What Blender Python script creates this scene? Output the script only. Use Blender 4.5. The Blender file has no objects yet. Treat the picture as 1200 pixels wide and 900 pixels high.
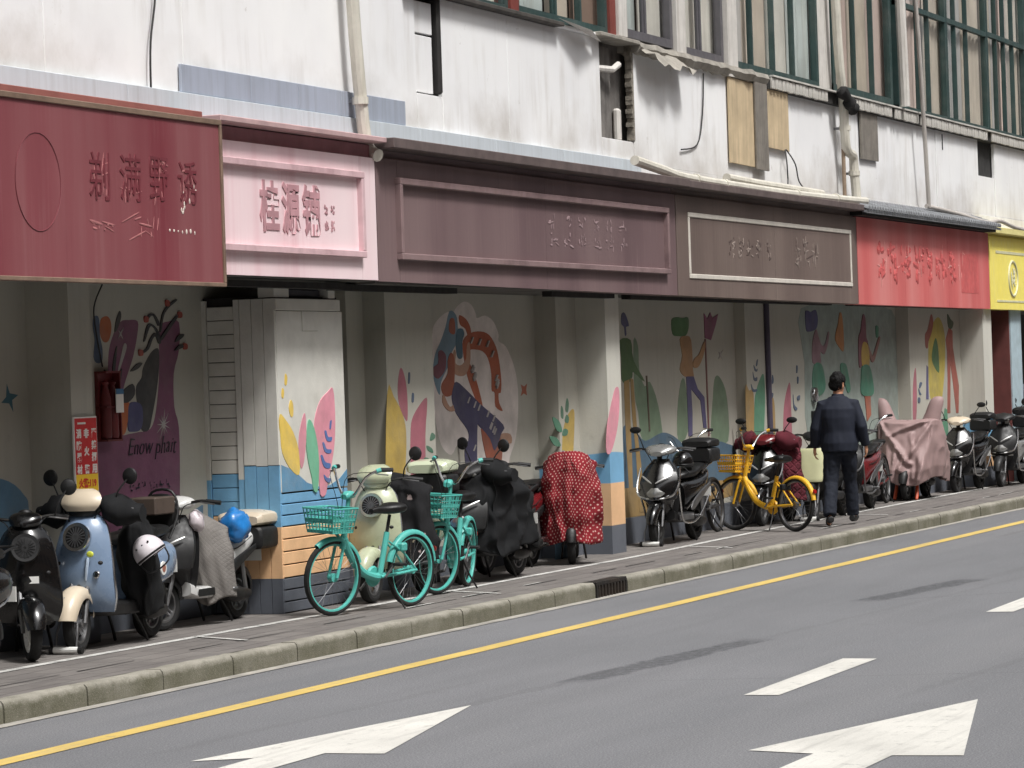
import bpy, bmesh, math, random
from mathutils import Vector, Matrix, noise
random.seed(7)
R = math.radians
sc = bpy.context.scene
col = sc.collection

# ------------------------------------------------------------------ camera
cd = bpy.data.cameras.new('camera'); cam = bpy.data.objects.new('camera', cd); col.objects.link(cam)
cd.sensor_width = 36.0; cd.lens = 115.5; cd.clip_start = 0.1; cd.clip_end = 2000
TH, PI_, RO = R(21.3006), R(-0.1041), R(1.9473)
fw = Vector((math.cos(TH)*math.cos(PI_), math.sin(TH)*math.cos(PI_), math.sin(PI_)))
rt = Vector((math.sin(TH), -math.cos(TH), 0)); up = rt.cross(fw)
rr = rt*math.cos(RO) - up*math.sin(RO); uu = rt*math.sin(RO) + up*math.cos(RO)
m = Matrix((rr, uu, -fw)).transposed().to_4x4(); m.translation = (0, 0, 1.96)
cam.matrix_world = m
sc.camera = cam
# ------------------------------------------------------------------ sky, sun, exposure
w = bpy.data.worlds.new('World'); sc.world = w; w.use_nodes = True
nt = w.node_tree; bg = nt.nodes['Background']
sky = nt.nodes.new('ShaderNodeTexSky'); sky.sky_type = 'NISHITA'; sky.sun_disc = False
SUN_DIR = Vector((-0.22, -0.45, 0.86)).normalized()
sky.sun_elevation = math.asin(SUN_DIR.z); sky.sun_rotation = math.atan2(SUN_DIR.x, SUN_DIR.y)
sky.air_density = 1.0; sky.dust_density = 6.0; sky.ozone_density = 1.0
hs = nt.nodes.new('ShaderNodeHueSaturation'); hs.inputs['Saturation'].default_value = 0.22
nt.links.new(sky.outputs[0], hs.inputs['Color']); nt.links.new(hs.outputs[0], bg.inputs['Color'])
bg.inputs['Strength'].default_value = 0.05
sd = bpy.data.lights.new('sun', 'SUN'); sd.energy = 1.5; sd.angle = R(11); sd.color = (1, 0.985, 0.965)
so = bpy.data.objects.new('sun', sd); col.objects.link(so)
so.rotation_euler = SUN_DIR.to_track_quat('Z', 'Y').to_euler(); so.location = (20, -10, 30)
vs = sc.view_settings; vs.view_transform = 'Standard'; vs.look = 'None'; vs.exposure = 1.28; vs.gamma = 1.0
vs.use_curve_mapping = False

# ------------------------------------------------------------------ materials
def S(r, g, b):
    f = lambda c: (c/255/12.92) if c/255 <= 0.04045 else ((c/255+0.055)/1.055)**2.4
    return (f(r), f(g), f(b))
def scl(c, k): return tuple(min(1, x*k) for x in c) + (1,)
class NT:
    def __init__(s, name):
        s.m = bpy.data.materials.new(name); s.m.use_nodes = True; s.t = s.m.node_tree
        s.b = s.t.nodes['Principled BSDF']; s.tc = s.t.nodes.new('ShaderNodeTexCoord')
    def n(s, typ, **k):
        x = s.t.nodes.new(typ)
        for a, v in k.items(): setattr(x, a, v)
        return x
    def l(s, a, b): s.t.links.new(a, b)
    def map(s, scale=(1, 1, 1), loc=(0, 0, 0), rot=(0, 0, 0)):
        x = s.n('ShaderNodeMapping'); x.inputs['Scale'].default_value = scale; x.inputs['Location'].default_value = loc
        x.inputs['Rotation'].default_value = rot
        s.l(s.tc.outputs['Object'], x.inputs['Vector']); return x.outputs[0]
    def noise(s, vec, scale, detail=5, rough=.55, dist=0):
        x = s.n('ShaderNodeTexNoise'); x.inputs['Scale'].default_value = scale; x.inputs['Detail'].default_value = detail
        x.inputs['Roughness'].default_value = rough; x.inputs['Distortion'].default_value = dist
        s.l(vec, x.inputs['Vector']); return x.outputs['Fac']
    def rng(s, v, a, b, c=0, d=1):
        x = s.n('ShaderNodeMapRange'); x.inputs[1].default_value = a; x.inputs[2].default_value = b
        x.inputs[3].default_value = c; x.inputs[4].default_value = d; s.l(v, x.inputs[0]); return x.outputs[0]
    def math(s, op, a, b):
        x = s.n('ShaderNodeMath', operation=op)
        for i, v in enumerate((a, b)):
            if isinstance(v, (int, float)): x.inputs[i].default_value = v
            else: s.l(v, x.inputs[i])
        return x.outputs[0]
    def mix(s, fac, a, b):
        x = s.n('ShaderNodeMix', data_type='RGBA')
        if isinstance(fac, (int, float)): x.inputs[0].default_value = fac
        else: s.l(fac, x.inputs[0])
        for i, v in ((6, a), (7, b)):
            if isinstance(v, tuple): x.inputs[i].default_value = v if len(v) == 4 else v + (1,)
            else: s.l(v, x.inputs[i])
        return x.outputs[2]
    def bump(s, h, strength=.3, dist=.01):
        x = s.n('ShaderNodeBump'); x.inputs['Strength'].default_value = strength; x.inputs['Distance'].default_value = dist
        s.l(h, x.inputs['Height']); s.l(x.outputs[0], s.b.inputs['Normal'])
MATS = {}
def mat(name, c, rough=.6, metal=0, var=.12, scale=6, bump=0, bscale=60, coat=0, streak=None, spec=.5, dirt=None):
    """c linear colour; var tone variation; streak=(colour, amount, horizontal scale) rain marks; dirt=(colour, amount)"""
    if name in MATS: return MATS[name]
    t = NT(name); o = t.map()
    cc = t.mix(t.rng(t.noise(o, scale), .3, .7), scl(c, 1-var), scl(c, 1+var))
    if streak:
        v = t.map((streak[2], streak[2], .25)); f = t.noise(v, 3, 6, .6)
        v2 = t.map((streak[2]*.2, streak[2]*.2, .4), (3, 5, 2)); f2 = t.noise(v2, 3, 3, .5)
        f = t.math('MULTIPLY', t.rng(f, .45, .72), t.rng(f2, .3, .7, .25, 1))
        cc = t.mix(t.math('MULTIPLY', f, streak[1]), cc, streak[0])
    if dirt:
        f = t.rng(t.noise(t.map((1, 1, 1), (7, 3, 1)), 2.2, 8, .65), .48, .75)
        cc = t.mix(t.math('MULTIPLY', f, dirt[1]), cc, dirt[0])
    t.l(cc, t.b.inputs['Base Color'])
    rr = t.rng(t.noise(t.map((1, 1, 1), (1, 9, 4)), scale*1.7), .3, .7, max(.04, rough-.1), min(1, rough+.1)); t.l(rr, t.b.inputs['Roughness'])
    t.b.inputs['Metallic'].default_value = metal; t.b.inputs['Specular IOR Level'].default_value = spec
    t.b.inputs['Coat Weight'].default_value = coat; t.b.inputs['Coat Roughness'].default_value = .08
    if bump: t.bump(t.noise(o, bscale, 4), bump, .01)
    MATS[name] = t.m; return t.m

# ------------------------------------------------------------------ mesh builder
class MB:
    def __init__(s): s.v = []; s.f = []
    def add(s, vs, fs):
        k = len(s.v); s.v += [Vector(p) for p in vs]; s.f += [tuple(i+k for i in f) for f in fs]; return s
    def box(s, x0, x1, y0, y1, z0, z1, mtx=None):
        p = [Vector((x, y, z)) for x in (x0, x1) for y in (y0, y1) for z in (z0, z1)]
        if mtx: p = [mtx @ q for q in p]
        return s.add(p, [(0, 1, 3, 2), (4, 6, 7, 5), (0, 4, 5, 1), (2, 3, 7, 6), (0, 2, 6, 4), (1, 5, 7, 3)])
    def loft(s, rings, cap=True, closed=False):
        n = len(rings[0]); vs = [p for r in rings for p in r]; fs = []
        m = len(rings)
        for i in range(m if closed else m-1):
            j = (i+1) % m
            for k in range(n): fs.append((i*n+k, i*n+(k+1) % n, j*n+(k+1) % n, j*n+k))
        if cap and not closed: fs.append(tuple(range(n))[::-1]); fs.append(tuple((m-1)*n+k for k in range(n)))
        return s.add(vs, fs)
    def tube(s, pts, r, n=8, closed=False, cap=True):
        pts = [Vector(p) for p in pts]; m = len(pts)
        rs = r if isinstance(r, (list, tuple)) else [r]*m
        rings = []; ref = None
        for i, p in enumerate(pts):
            if closed: d = pts[(i+1) % m]-pts[i-1]
            else: d = pts[min(i+1, m-1)]-pts[max(i-1, 0)]
            d.normalize()
            if ref is None: ref = d.orthogonal().normalized()
            ref = (ref - d*ref.dot(d)); ref = ref.normalized() if ref.length > 1e-6 else d.orthogonal().normalized()
            b = d.cross(ref)
            rings.append([p+(ref*math.cos(a)+b*math.sin(a))*rs[i] for a in [2*math.pi*k/n for k in range(n)]])
        return s.loft(rings, cap, closed)
    def lathe(s, prof, mtx, n=24, a0=0, a1=360):
        """prof (radius, height) ; axis local z of mtx"""
        full = abs(a1-a0) >= 359.9; m = n if full else n+1
        rings = []
        for k in range(m):
            a = R(a0+(a1-a0)*k/n)
            rings.append([mtx @ Vector((r*math.cos(a), r*math.sin(a), h)) for r, h in prof])
        vs = [p for r in rings for p in r]; q = len(prof); fs = []
        for k in range(n):
            j = (k+1) % m
            for i in range(q-1): fs.append((k*q+i, j*q+i, j*q+i+1, k*q+i+1))
        return s.add(vs, fs)
    def ell(s, c, rx, ry, rz, mtx=None, n=16, m=10, e=1):
        c = Vector(c); rings = []
        for i in range(m+1):
            a = math.pi*(i/m-.5); a = max(-1.5, min(1.5, a))
            ring = [Vector((rx*math.cos(a)*math.cos(b), ry*math.cos(a)*math.sin(b), rz*math.sin(a))) for b in [2*math.pi*k/n for k in range(n)]]
            rings.append([c+((mtx @ q) if mtx else q) for q in ring])
        return s.loft(rings)
    def prism(s, pts, fn, d0, d1):
        """pts 2-D polygon; fn(a,b,d)->vector"""
        n = len(pts)
        return s.add([fn(a, b, d0) for a, b in pts]+[fn(a, b, d1) for a, b in pts],
                     [tuple(range(n)), tuple(range(2*n-1, n-1, -1))]+[(i, n+i, n+(i+1) % n, (i+1) % n) for i in range(n)])
    def build(s, name, mt=None, parent=None, smooth=35, bevel=0, seg=1):
        me = bpy.data.meshes.new(name); me.from_pydata([tuple(v) for v in s.v], [], s.f)
        bm = bmesh.new(); bm.from_mesh(me)
        bmesh.ops.recalc_face_normals(bm, faces=bm.faces[:])
        if bevel:
            ed = [e for e in bm.edges if len(e.link_faces) == 2 and e.calc_face_angle(0) > R(30)]
            bmesh.ops.bevel(bm, geom=ed, offset=bevel, segments=seg, affect='EDGES', clamp_overlap=True, profile=.5)
        bm.to_mesh(me); bm.free(); me.update()
        if smooth:
            for p in me.polygons: p.use_smooth = True
            me.set_sharp_from_angle(angle=R(smooth))
        if mt: me.materials.append(mt)
        o = bpy.data.objects.new(name, me); col.objects.link(o)
        if parent: o.parent = parent
        return o
def empty(name, loc=(0, 0, 0), rz=0):
    o = bpy.data.objects.new(name, None); col.objects.link(o); o.location = loc; o.rotation_euler = (0, 0, rz); o.empty_display_size = .1
    return o
def tag(o, label=None, cat=None, group=None, kind=None):
    for k, v in (('label', label), ('category', cat), ('group', group), ('kind', kind)):
        if v: o[k] = v
    return o
def dup(o, name, parent=None, loc=None):
    c = o.copy(); c.name = name; col.objects.link(c)
    if parent: c.parent = parent
    if loc is not None: c.location = loc
    return c
def boxo(name, mt, parent, x0, x1, y0, y1, z0, z1, bevel=0, mtx=None):
    return MB().box(x0, x1, y0, y1, z0, z1, mtx).build(name, mt, parent, bevel=bevel, smooth=0 if not bevel else 35)
def sect(x, yc, zc, hw, hh, e=2.6, n=20):
    o = []
    for k in range(n):
        a = 2*math.pi*k/n; c, s_ = math.cos(a), math.sin(a)
        o.append(Vector((x, yc+hw*math.copysign(abs(c)**(2/e), c), zc+hh*math.copysign(abs(s_)**(2/e), s_))))
    return o
def bezloft(secs, e=2.6, n=20, sub=3):
    """smooth loft along x through (x,zc,hw,hh) sections"""
    o = []
    m = len(secs)
    for i in range(m-1):
        p0, p1, p2, p3 = secs[max(i-1, 0)], secs[i], secs[i+1], secs[min(i+2, m-1)]
        for k in range(sub):
            t = k/sub
            q = [.5*(2*b+(c-a)*t+(2*a-5*b+4*c-d)*t*t+(3*b-a-3*c+d)*t**3) for a, b, c, d in zip(p0, p1, p2, p3)]
            o.append(q)
    o.append(secs[-1])
    return [sect(q[0], 0, q[1], max(q[2], .004), max(q[3], .004), e, n) for q in o]
def spline(pts, sub=4, closed=False):
    pts = [Vector(p) for p in pts]; m = len(pts); o = []
    for i in range(m if closed else m-1):
        if closed: p0, p1, p2, p3 = pts[i-1], pts[i], pts[(i+1) % m], pts[(i+2) % m]
        else: p0, p1, p2, p3 = pts[max(i-1, 0)], pts[i], pts[i+1], pts[min(i+2, m-1)]
        for k in range(sub):
            t = k/sub
            o.append(.5*(2*p1+(p2-p0)*t+(2*p0-5*p1+4*p2-p3)*t*t+(3*p1-p0-3*p2+p3)*t**3))
    if not closed: o.append(pts[-1])
    return o
def text_mesh(body, name, mt, parent, mtx, size=1, depth=.004, align='CENTER', sx=1.0, fit=None, bold=0):
    cu = bpy.data.curves.new('t', 'FONT'); cu.body = body; cu.size = size; cu.align_x = align; cu.align_y = 'CENTER'; cu.extrude = depth; cu.offset = bold
    cu.resolution_u = 3
    to = bpy.data.objects.new('t', cu); col.objects.link(to)
    bpy.context.view_layer.update()
    dg = bpy.context.evaluated_depsgraph_get()
    me = bpy.data.meshes.new_from_object(to.evaluated_get(dg)); bpy.data.objects.remove(to)
    if fit:   # centre and scale to width, height
        xs = [v.co.x for v in me.vertices]; ys = [v.co.y for v in me.vertices]
        cx, cy = (min(xs)+max(xs))/2, (min(ys)+max(ys))/2
        kx, ky = fit[0]/(max(xs)-min(xs)), fit[1]/(max(ys)-min(ys))
        me.transform(Matrix.Diagonal((kx, ky, 1, 1)) @ Matrix.Translation((-cx, -cy, 0)))
    me.transform(mtx)
    me.name = name; me.materials.clear(); me.materials.append(mt)
    o = bpy.data.objects.new(name, me); col.objects.link(o)
    if parent: o.parent = parent
    return o
def facing_street(x, y, z):   # text plane: letters run along +X, up +Z, front towards -Y
    return Matrix(((1, 0, 0, x), (0, 0, -1, y), (0, 1, 0, z), (0, 0, 0, 1)))

BLACK = mat('black_plastic', S(19, 19, 20), .55, var=.2, scale=9)
GLOSSBLACK = mat('gloss_black_paint', S(11, 11, 12), .22, var=.2, coat=.6)
RUBBER = mat('tyre_rubber', S(22, 22, 22), .85, var=.25, bump=.2, dirt=(S(95, 90, 82), .35))
CHROME = mat('chrome', S(200, 200, 200), .22, 1, var=.1)
STEEL = mat('dull_steel', S(135, 135, 136), .42, .9, var=.2)
DARKSTEEL = mat('dark_steel', S(52, 51, 50), .5, .7, var=.25)
MIRROR = mat('mirror_glass', S(150, 140, 120), .08, .9, var=.05)
SEATM = mat('black_vinyl', S(15, 15, 15), .45, var=.2, bump=.15, bscale=90)
WHITEP = mat('white_plastic', S(222, 222, 218), .4, var=.06)
REDLENS = mat('red_lens', S(150, 22, 20), .2, var=.1, coat=.5)
AMBER = mat('amber_lens', S(200, 110, 25), .2, var=.1, coat=.5)
LENS = mat('headlight_glass', S(120, 120, 118), .1, .35, var=.2, coat=1)

# paint outlines in metres on their walls: (wall, plane, name, colour, layer, [(x, z)...], rounded)
MURAL = [["A",11.9,"painted_star","teal",1,[[20.579,2.044],[20.617,1.974],[20.737,1.959],[20.648,1.923],[20.659,1.836],[20.603,1.9],[20.492,1.907],[20.563,1.947]],0],
["A",11.9,"painted_wave","blue",1,[[19.043,0.743],[19.087,1.429],[19.739,1.314],[20.204,1.384],[20.557,1.345],[20.769,1.238],[20.834,1.111],[20.792,0.497]],1],
["B",11.9,"painted_hand","plum",1,[[22.109,2.209],[22.169,2.351],[22.312,2.487],[22.466,2.506],[22.608,2.496],[22.594,2.391],[22.513,2.222],[22.382,2.047],[22.268,1.874],[22.178,1.78],[22.284,1.635],[22.402,1.631],[22.573,1.642],[22.729,1.651],[22.83,1.733],[22.909,1.959],[22.948,2.203],[22.963,2.448],[23.126,2.498],[23.305,2.49],[23.288,2.267],[23.185,2.086],[23.176,1.823],[23.243,1.657],[23.231,1.262],[23.189,0.934],[23.1,0.709],[22.507,0.729],[21.843,0.785],[21.903,1.63],[21.961,1.754],[22.05,1.846],[22.092,1.972]],1],
["B",11.9,"painted_cactus","ink",2,[[22.927,2.288],[22.808,2.253],[22.672,2.14],[22.638,2.06],[22.548,1.997],[22.541,1.901],[22.583,1.771],[22.609,1.654],[22.73,1.654],[22.797,1.766],[22.872,1.927],[22.926,2.089],[22.946,2.22]],1],
["B",11.9,"painted_pot","orange",3,[[22.113,1.896],[22.403,1.879],[22.396,1.775],[22.343,1.649],[22.267,1.624],[22.184,1.64],[22.147,1.718],[22.114,1.813]],1],
["B",11.9,"painted_pot","indigo",3,[[22.419,1.863],[22.539,1.872],[22.622,1.835],[22.627,1.722],[22.574,1.655],[22.454,1.646],[22.388,1.664],[22.389,1.775]],1],
["B",11.9,"painted_balloon","orange",2,[[22.025,2.517],[22.115,2.533],[22.169,2.494],[22.17,2.415],[22.118,2.343],[22.045,2.339],[21.997,2.391],[21.995,2.462]],1],
["B",11.9,"painted_balloon","slate",2,[[21.901,2.524],[21.967,2.533],[21.99,2.478],[21.989,2.383],[22.022,2.288],[22.009,2.194],[21.926,2.179],[21.88,2.226],[21.905,2.352],[21.883,2.446]],1],
["B",11.9,"painted_leaf","ink",4,[[22.318,2.574],[22.332,2.526],[22.276,2.447],[22.223,2.415],[22.257,2.51]],1],
["B",11.9,"painted_leaf","ink",4,[[22.249,2.303],[22.2,2.097],[22.165,2.066],[22.181,2.193]],1],
["B",11.9,"painted_leaf","ink",4,[[22.653,2.173],[22.56,2.166],[22.454,2.11],[22.575,2.129]],1],
["B",11.9,"painted_leaf","ink",4,[[22.481,2.014],[22.307,1.953],[22.269,1.89],[22.386,1.871],[22.509,1.933]],1],
["B",11.9,"painted_leaf","ink",4,[[22.267,1.866],[22.244,2.001],[22.303,2.128],[22.311,2.104],[22.269,1.985],[22.291,1.865]],1],
["B",11.9,"painted_leaf","ink",4,[[22.25,1.85],[22.127,2.003],[22.036,2.115],[22.056,2.118],[22.161,2.01],[22.274,1.858]],1],
["B",11.9,"painted_leaf","ink",4,[[22.972,2.334],[22.943,2.415],[22.842,2.472],[22.754,2.464],[22.687,2.35],[22.711,2.35],[22.788,2.448],[22.848,2.454],[22.92,2.396],[22.943,2.326]],1],
["B",11.9,"painted_leaf","ink",4,[[22.958,2.334],[22.89,2.407],[22.799,2.366],[22.724,2.286],[22.618,2.254],[22.634,2.241],[22.758,2.277],[22.834,2.358],[22.891,2.379],[22.929,2.326]],1],
["B",11.9,"painted_leaf","ink",4,[[22.967,2.366],[23.087,2.448],[23.237,2.539],[23.272,2.531],[23.121,2.432],[22.991,2.35]],1],
["B",11.9,"painted_leaf","ink",4,[[22.962,2.432],[23.005,2.546],[23.1,2.62],[23.246,2.671],[23.26,2.66],[23.12,2.604],[23.03,2.538],[22.986,2.423]],1],
["B",11.9,"painted_leaf","ink",4,[[22.955,2.481],[22.883,2.549],[22.796,2.553],[22.741,2.512],[22.757,2.504],[22.812,2.537],[22.868,2.536],[22.929,2.464]],1],
["B",11.9,"painted_leaf","ink",4,[[23.214,2.333],[23.279,2.391],[23.37,2.396],[23.332,2.366]],1],
["B",11.9,"painted_leaf","ink",4,[[23.202,2.267],[23.292,2.313],[23.393,2.308],[23.326,2.287]],1],
["B",11.9,"painted_bud","red",5,[[23.074,2.665],[23.131,2.658],[23.132,2.622],[23.078,2.619]],1],
["B",11.9,"painted_bud","red",5,[[23.282,2.574],[23.34,2.568],[23.341,2.531],[23.286,2.528]],1],
["B",11.9,"painted_bud","red",5,[[22.708,2.535],[22.763,2.529],[22.763,2.493],[22.711,2.49]],1],
["B",11.9,"painted_bud","red",5,[[22.599,2.276],[22.654,2.27],[22.655,2.234],[22.603,2.231]],1],
["B",11.9,"painted_bud","red",5,[[23.354,2.323],[23.412,2.316],[23.412,2.28],[23.358,2.277]],1],
["B",11.9,"painted_highlight","pale",2,[[22.392,2.327],[22.41,2.295],[22.349,2.207],[22.286,2.128],[22.256,2.12],[22.318,2.239],[22.357,2.311]],1],
["B",11.9,"painted_flower","pale",2,[[23.002,1.688],[23.084,1.656],[22.997,1.676],[23.037,1.618],[22.986,1.667],[22.984,1.611],[22.972,1.666],[22.91,1.572],[22.96,1.672],[22.866,1.628],[22.953,1.683],[22.865,1.691],[22.954,1.695],[22.898,1.74],[22.963,1.706],[22.948,1.76],[22.976,1.711],[23.007,1.817],[22.989,1.709],[23.067,1.775],[22.999,1.7],[23.088,1.715]],0],
["B",11.9,"painted_star","pale",2,[[22.328,2.399],[22.356,2.358],[22.315,2.388],[22.276,2.363],[22.304,2.399],[22.286,2.429],[22.317,2.41],[22.373,2.45]],0],
["B",11.9,"painted_star","pale",2,[[22.041,1.673],[22.059,1.644],[22.03,1.664],[22.003,1.649],[22.021,1.673],[22.01,1.695],[22.031,1.683],[22.071,1.708]],0],
["B",11.9,"painted_wave","blue",1,[[23.344,0.375],[23.386,0.928],[23.496,1.004],[23.589,1.027],[23.619,1.026],[23.568,0.359]],0],
["L",11.45,"painted_leaf","ochre",1,[[26.364,1.877],[26.501,1.83],[26.645,1.715],[26.737,1.577],[26.744,1.395],[26.698,1.125],[26.699,0.807],[26.275,0.829]],1],
["L",11.45,"painted_leaf","rose",1,[[26.677,2.085],[26.611,1.986],[26.588,1.851],[26.624,1.738],[26.714,1.645],[26.787,1.621],[26.801,1.848],[26.757,2.007]],1],
["L",11.45,"painted_leaf","rose",1,[[27.237,1.812],[27.041,1.729],[26.885,1.618],[26.844,1.483],[26.825,1.256],[26.843,0.8],[27.106,0.787],[27.184,1.473],[27.239,1.702]],1],
["L",11.45,"painted_sprig","green",1,[[27.328,1.492],[27.41,1.467],[27.383,1.433],[27.281,1.424]],1],
["L",11.45,"painted_sprig","green",1,[[27.199,1.381],[27.316,1.354],[27.348,1.311],[27.231,1.333]],1],
["L",11.45,"painted_sprig","green",1,[[27.131,1.272],[27.237,1.264],[27.28,1.216],[27.174,1.225]],1],
["L",11.45,"painted_sprig","slate",1,[[26.846,2.038],[26.88,2.028],[26.862,1.949],[26.827,1.949]],1],
["L",11.45,"painted_sprig","slate",1,[[26.911,1.855],[26.951,1.845],[26.934,1.777],[26.893,1.782]],1],
["C",11.75,"painted_cloud","cloudw",1,[[28.145,2.394],[28.187,2.472],[28.346,2.55],[28.529,2.6],[28.657,2.591],[28.766,2.651],[28.954,2.702],[29.137,2.674],[29.236,2.594],[29.269,2.545],[29.477,2.572],[29.691,2.516],[29.817,2.394],[29.816,2.323],[30.001,2.272],[30.183,2.107],[30.279,1.92],[30.285,1.672],[30.201,1.386],[30.012,1.187],[29.889,1.069],[29.226,1.014],[28.863,1.108],[28.852,1.286],[28.675,1.351],[28.512,1.258],[28.313,1.324],[28.199,1.463],[28.139,1.639],[28.131,1.833],[28.123,2.026],[28.1,2.22]],1],
["C",11.75,"painted_hair","sky",2,[[28.581,2.61],[28.743,2.572],[28.774,2.453],[28.764,2.335],[28.598,2.218],[28.537,2.12],[28.317,1.946],[28.282,1.83],[28.209,1.87],[28.123,2.026],[28.188,2.2],[28.325,2.316],[28.464,2.453]],1],
["C",11.75,"painted_torso","rust",2,[[28.895,2.335],[29.086,2.404],[29.355,2.418],[29.569,2.384],[29.734,2.273],[29.81,2.13],[29.848,1.946],[29.826,1.824],[29.764,1.815],[29.772,1.724],[29.859,1.64],[29.669,1.689],[29.66,1.823],[29.585,1.849],[29.589,2.01],[29.52,2.152],[29.391,2.224],[29.178,2.245],[29.044,2.235],[29.01,2.156],[29.18,1.975],[29.342,1.692],[29.235,1.694],[28.992,1.957],[28.926,2.097],[28.884,2.216]],1],
["C",11.75,"painted_arm","rust",3,[[28.816,2.572],[28.991,2.533],[29.09,2.454],[29.094,2.384],[29.029,2.364],[28.957,2.444],[28.829,2.483]],1],
["C",11.75,"painted_face","rust2",4,[[28.584,2.532],[28.688,2.532],[28.697,2.404],[28.613,2.394],[28.545,2.433]],1],
["C",11.75,"painted_sleeve","skyd",4,[[28.746,2.424],[28.878,2.444],[28.926,2.394],[28.866,2.315],[28.864,2.177],[28.749,2.167],[28.706,2.276]],1],
["C",11.75,"painted_arm","peach",3,[[29.051,2.315],[29.063,2.155],[28.973,2.037],[28.864,1.995],[28.683,2.01],[28.585,2.08],[28.651,2.237],[28.701,2.217],[28.682,2.119],[28.821,2.098],[28.947,2.156],[28.979,2.275]],1],
["C",11.75,"painted_hair","plum2",4,[[28.266,2.219],[28.344,2.242],[28.442,2.199],[28.445,2.121],[28.402,2.043],[28.244,1.977],[28.132,2.017],[28.138,2.084],[28.257,2.122]],1],
["C",11.75,"painted_face","rust2",5,[[28.572,2.218],[28.654,2.158],[28.635,1.942],[28.563,1.825],[28.407,1.809],[28.32,1.859],[28.326,1.927],[28.477,2.023],[28.488,2.14]],1],
["C",11.75,"painted_arm","peach",6,[[28.358,1.829],[28.501,1.709],[28.661,1.765],[28.773,1.861],[28.837,1.87],[28.763,1.743],[28.6,1.668],[28.447,1.681],[28.326,1.752]],1],
["C",11.75,"painted_trousers","navy",6,[[28.687,1.942],[28.93,1.859],[29.29,1.713],[29.846,1.508],[29.782,1.418],[29.602,1.262],[29.477,1.387],[29.218,1.514],[29.175,1.515],[29.145,1.297],[29.105,1.099],[28.873,1.108],[28.838,1.307],[28.94,1.383],[28.923,1.482],[28.65,1.647],[28.559,1.786],[28.594,1.884]],1],
["C",11.75,"painted_leg","rust2",5,[[29.269,1.483],[29.504,1.386],[29.577,1.283],[29.782,1.418],[29.83,1.336],[29.725,1.095],[29.451,1.106]],1],
["C",11.75,"painted_foot","peach",5,[[29.782,1.418],[30.033,1.411],[30.053,1.319],[29.803,1.347]],1],
["C",11.75,"painted_star","rust2",1,[[30.374,1.894],[30.464,1.872],[30.547,1.9],[30.518,1.838],[30.536,1.782],[30.446,1.804],[30.363,1.778],[30.403,1.836]],0],
["C",11.75,"painted_dash","pale",7,[[29.493,1.47],[29.525,1.465],[29.585,1.524],[29.558,1.529]],0],
["C",11.75,"painted_dash","pale",7,[[29.471,1.484],[29.503,1.479],[29.563,1.538],[29.536,1.543]],0],
["C",11.75,"painted_dash","pale",7,[[29.542,1.44],[29.574,1.436],[29.635,1.495],[29.608,1.499]],0],
["C",11.75,"painted_dash","pale",7,[[28.929,1.738],[28.96,1.733],[29.019,1.791],[28.992,1.796]],0],
["C",11.75,"painted_dash","pale",7,[[29.038,1.28],[29.069,1.275],[29.128,1.333],[29.101,1.337]],0],
["C",11.75,"painted_dash","pale",7,[[29.079,1.692],[29.11,1.688],[29.169,1.746],[29.143,1.751]],0],
["C",11.75,"painted_dash","pale",7,[[29.483,1.476],[29.516,1.471],[29.576,1.53],[29.549,1.535]],0],
["C",11.75,"painted_dash","pale",7,[[29.541,1.441],[29.573,1.436],[29.634,1.495],[29.607,1.5]],0],
["C",11.75,"painted_dash","pale",7,[[29.542,1.44],[29.575,1.435],[29.635,1.494],[29.608,1.499]],0],
["C",11.75,"painted_dash","pale",7,[[29.553,1.549],[29.585,1.544],[29.646,1.603],[29.619,1.608]],0],
["C",11.75,"painted_dash","pale",7,[[29.575,1.42],[29.608,1.415],[29.668,1.474],[29.641,1.479]],0],
["C",11.75,"painted_dash","pale",7,[[29.181,1.661],[29.212,1.657],[29.271,1.716],[29.245,1.72]],0],
["C",11.75,"painted_dash","pale",7,[[29.402,1.594],[29.434,1.59],[29.494,1.649],[29.467,1.653]],0],
["C",11.75,"painted_dash","pale",7,[[29.044,2.04],[29.075,2.036],[29.134,2.095],[29.108,2.099]],0],
["C",11.75,"painted_dash","pale",7,[[29.055,2.305],[29.086,2.301],[29.145,2.361],[29.118,2.365]],0],
["C",11.75,"painted_dash","pale",7,[[29.671,1.9],[29.703,1.895],[29.764,1.955],[29.737,1.96]],0],
["C",11.75,"painted_dash","pale",7,[[29.102,1.946],[29.134,1.942],[29.192,2.001],[29.166,2.005]],0],
["C",11.75,"painted_dash","pale",7,[[29.683,1.866],[29.716,1.862],[29.777,1.922],[29.75,1.926]],0],
["C",11.75,"painted_dash","pale",7,[[29.656,1.938],[29.689,1.933],[29.749,1.993],[29.722,1.998]],0],
["C",11.75,"painted_dash","pale",7,[[29.088,1.969],[29.119,1.965],[29.178,2.024],[29.152,2.029]],0],
["C",11.75,"painted_dash","pale",7,[[29.246,2.288],[29.278,2.284],[29.337,2.344],[29.311,2.348]],0],
["C",11.75,"painted_dash","pale",7,[[29.455,2.27],[29.488,2.266],[29.548,2.327],[29.521,2.331]],0],
["C",11.75,"painted_dash","pale",7,[[29.566,2.172],[29.598,2.168],[29.659,2.228],[29.632,2.232]],0],
["C",11.75,"painted_dash","pale",7,[[29.055,2.023],[29.086,2.019],[29.145,2.078],[29.119,2.082]],0],
["C",11.75,"painted_dash","pale",7,[[29.095,1.957],[29.127,1.953],[29.186,2.012],[29.159,2.016]],0],
["C",11.75,"painted_dash","pale",7,[[29.675,1.889],[29.707,1.884],[29.768,1.944],[29.741,1.949]],0],
["S",11.52,"painted_leaf","ochre",1,[[30.871,1.267],[30.95,1.47],[31.11,1.595],[31.247,1.618],[31.247,1.463],[31.174,1.102],[31.086,0.588],[30.806,0.602]],1],
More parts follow.
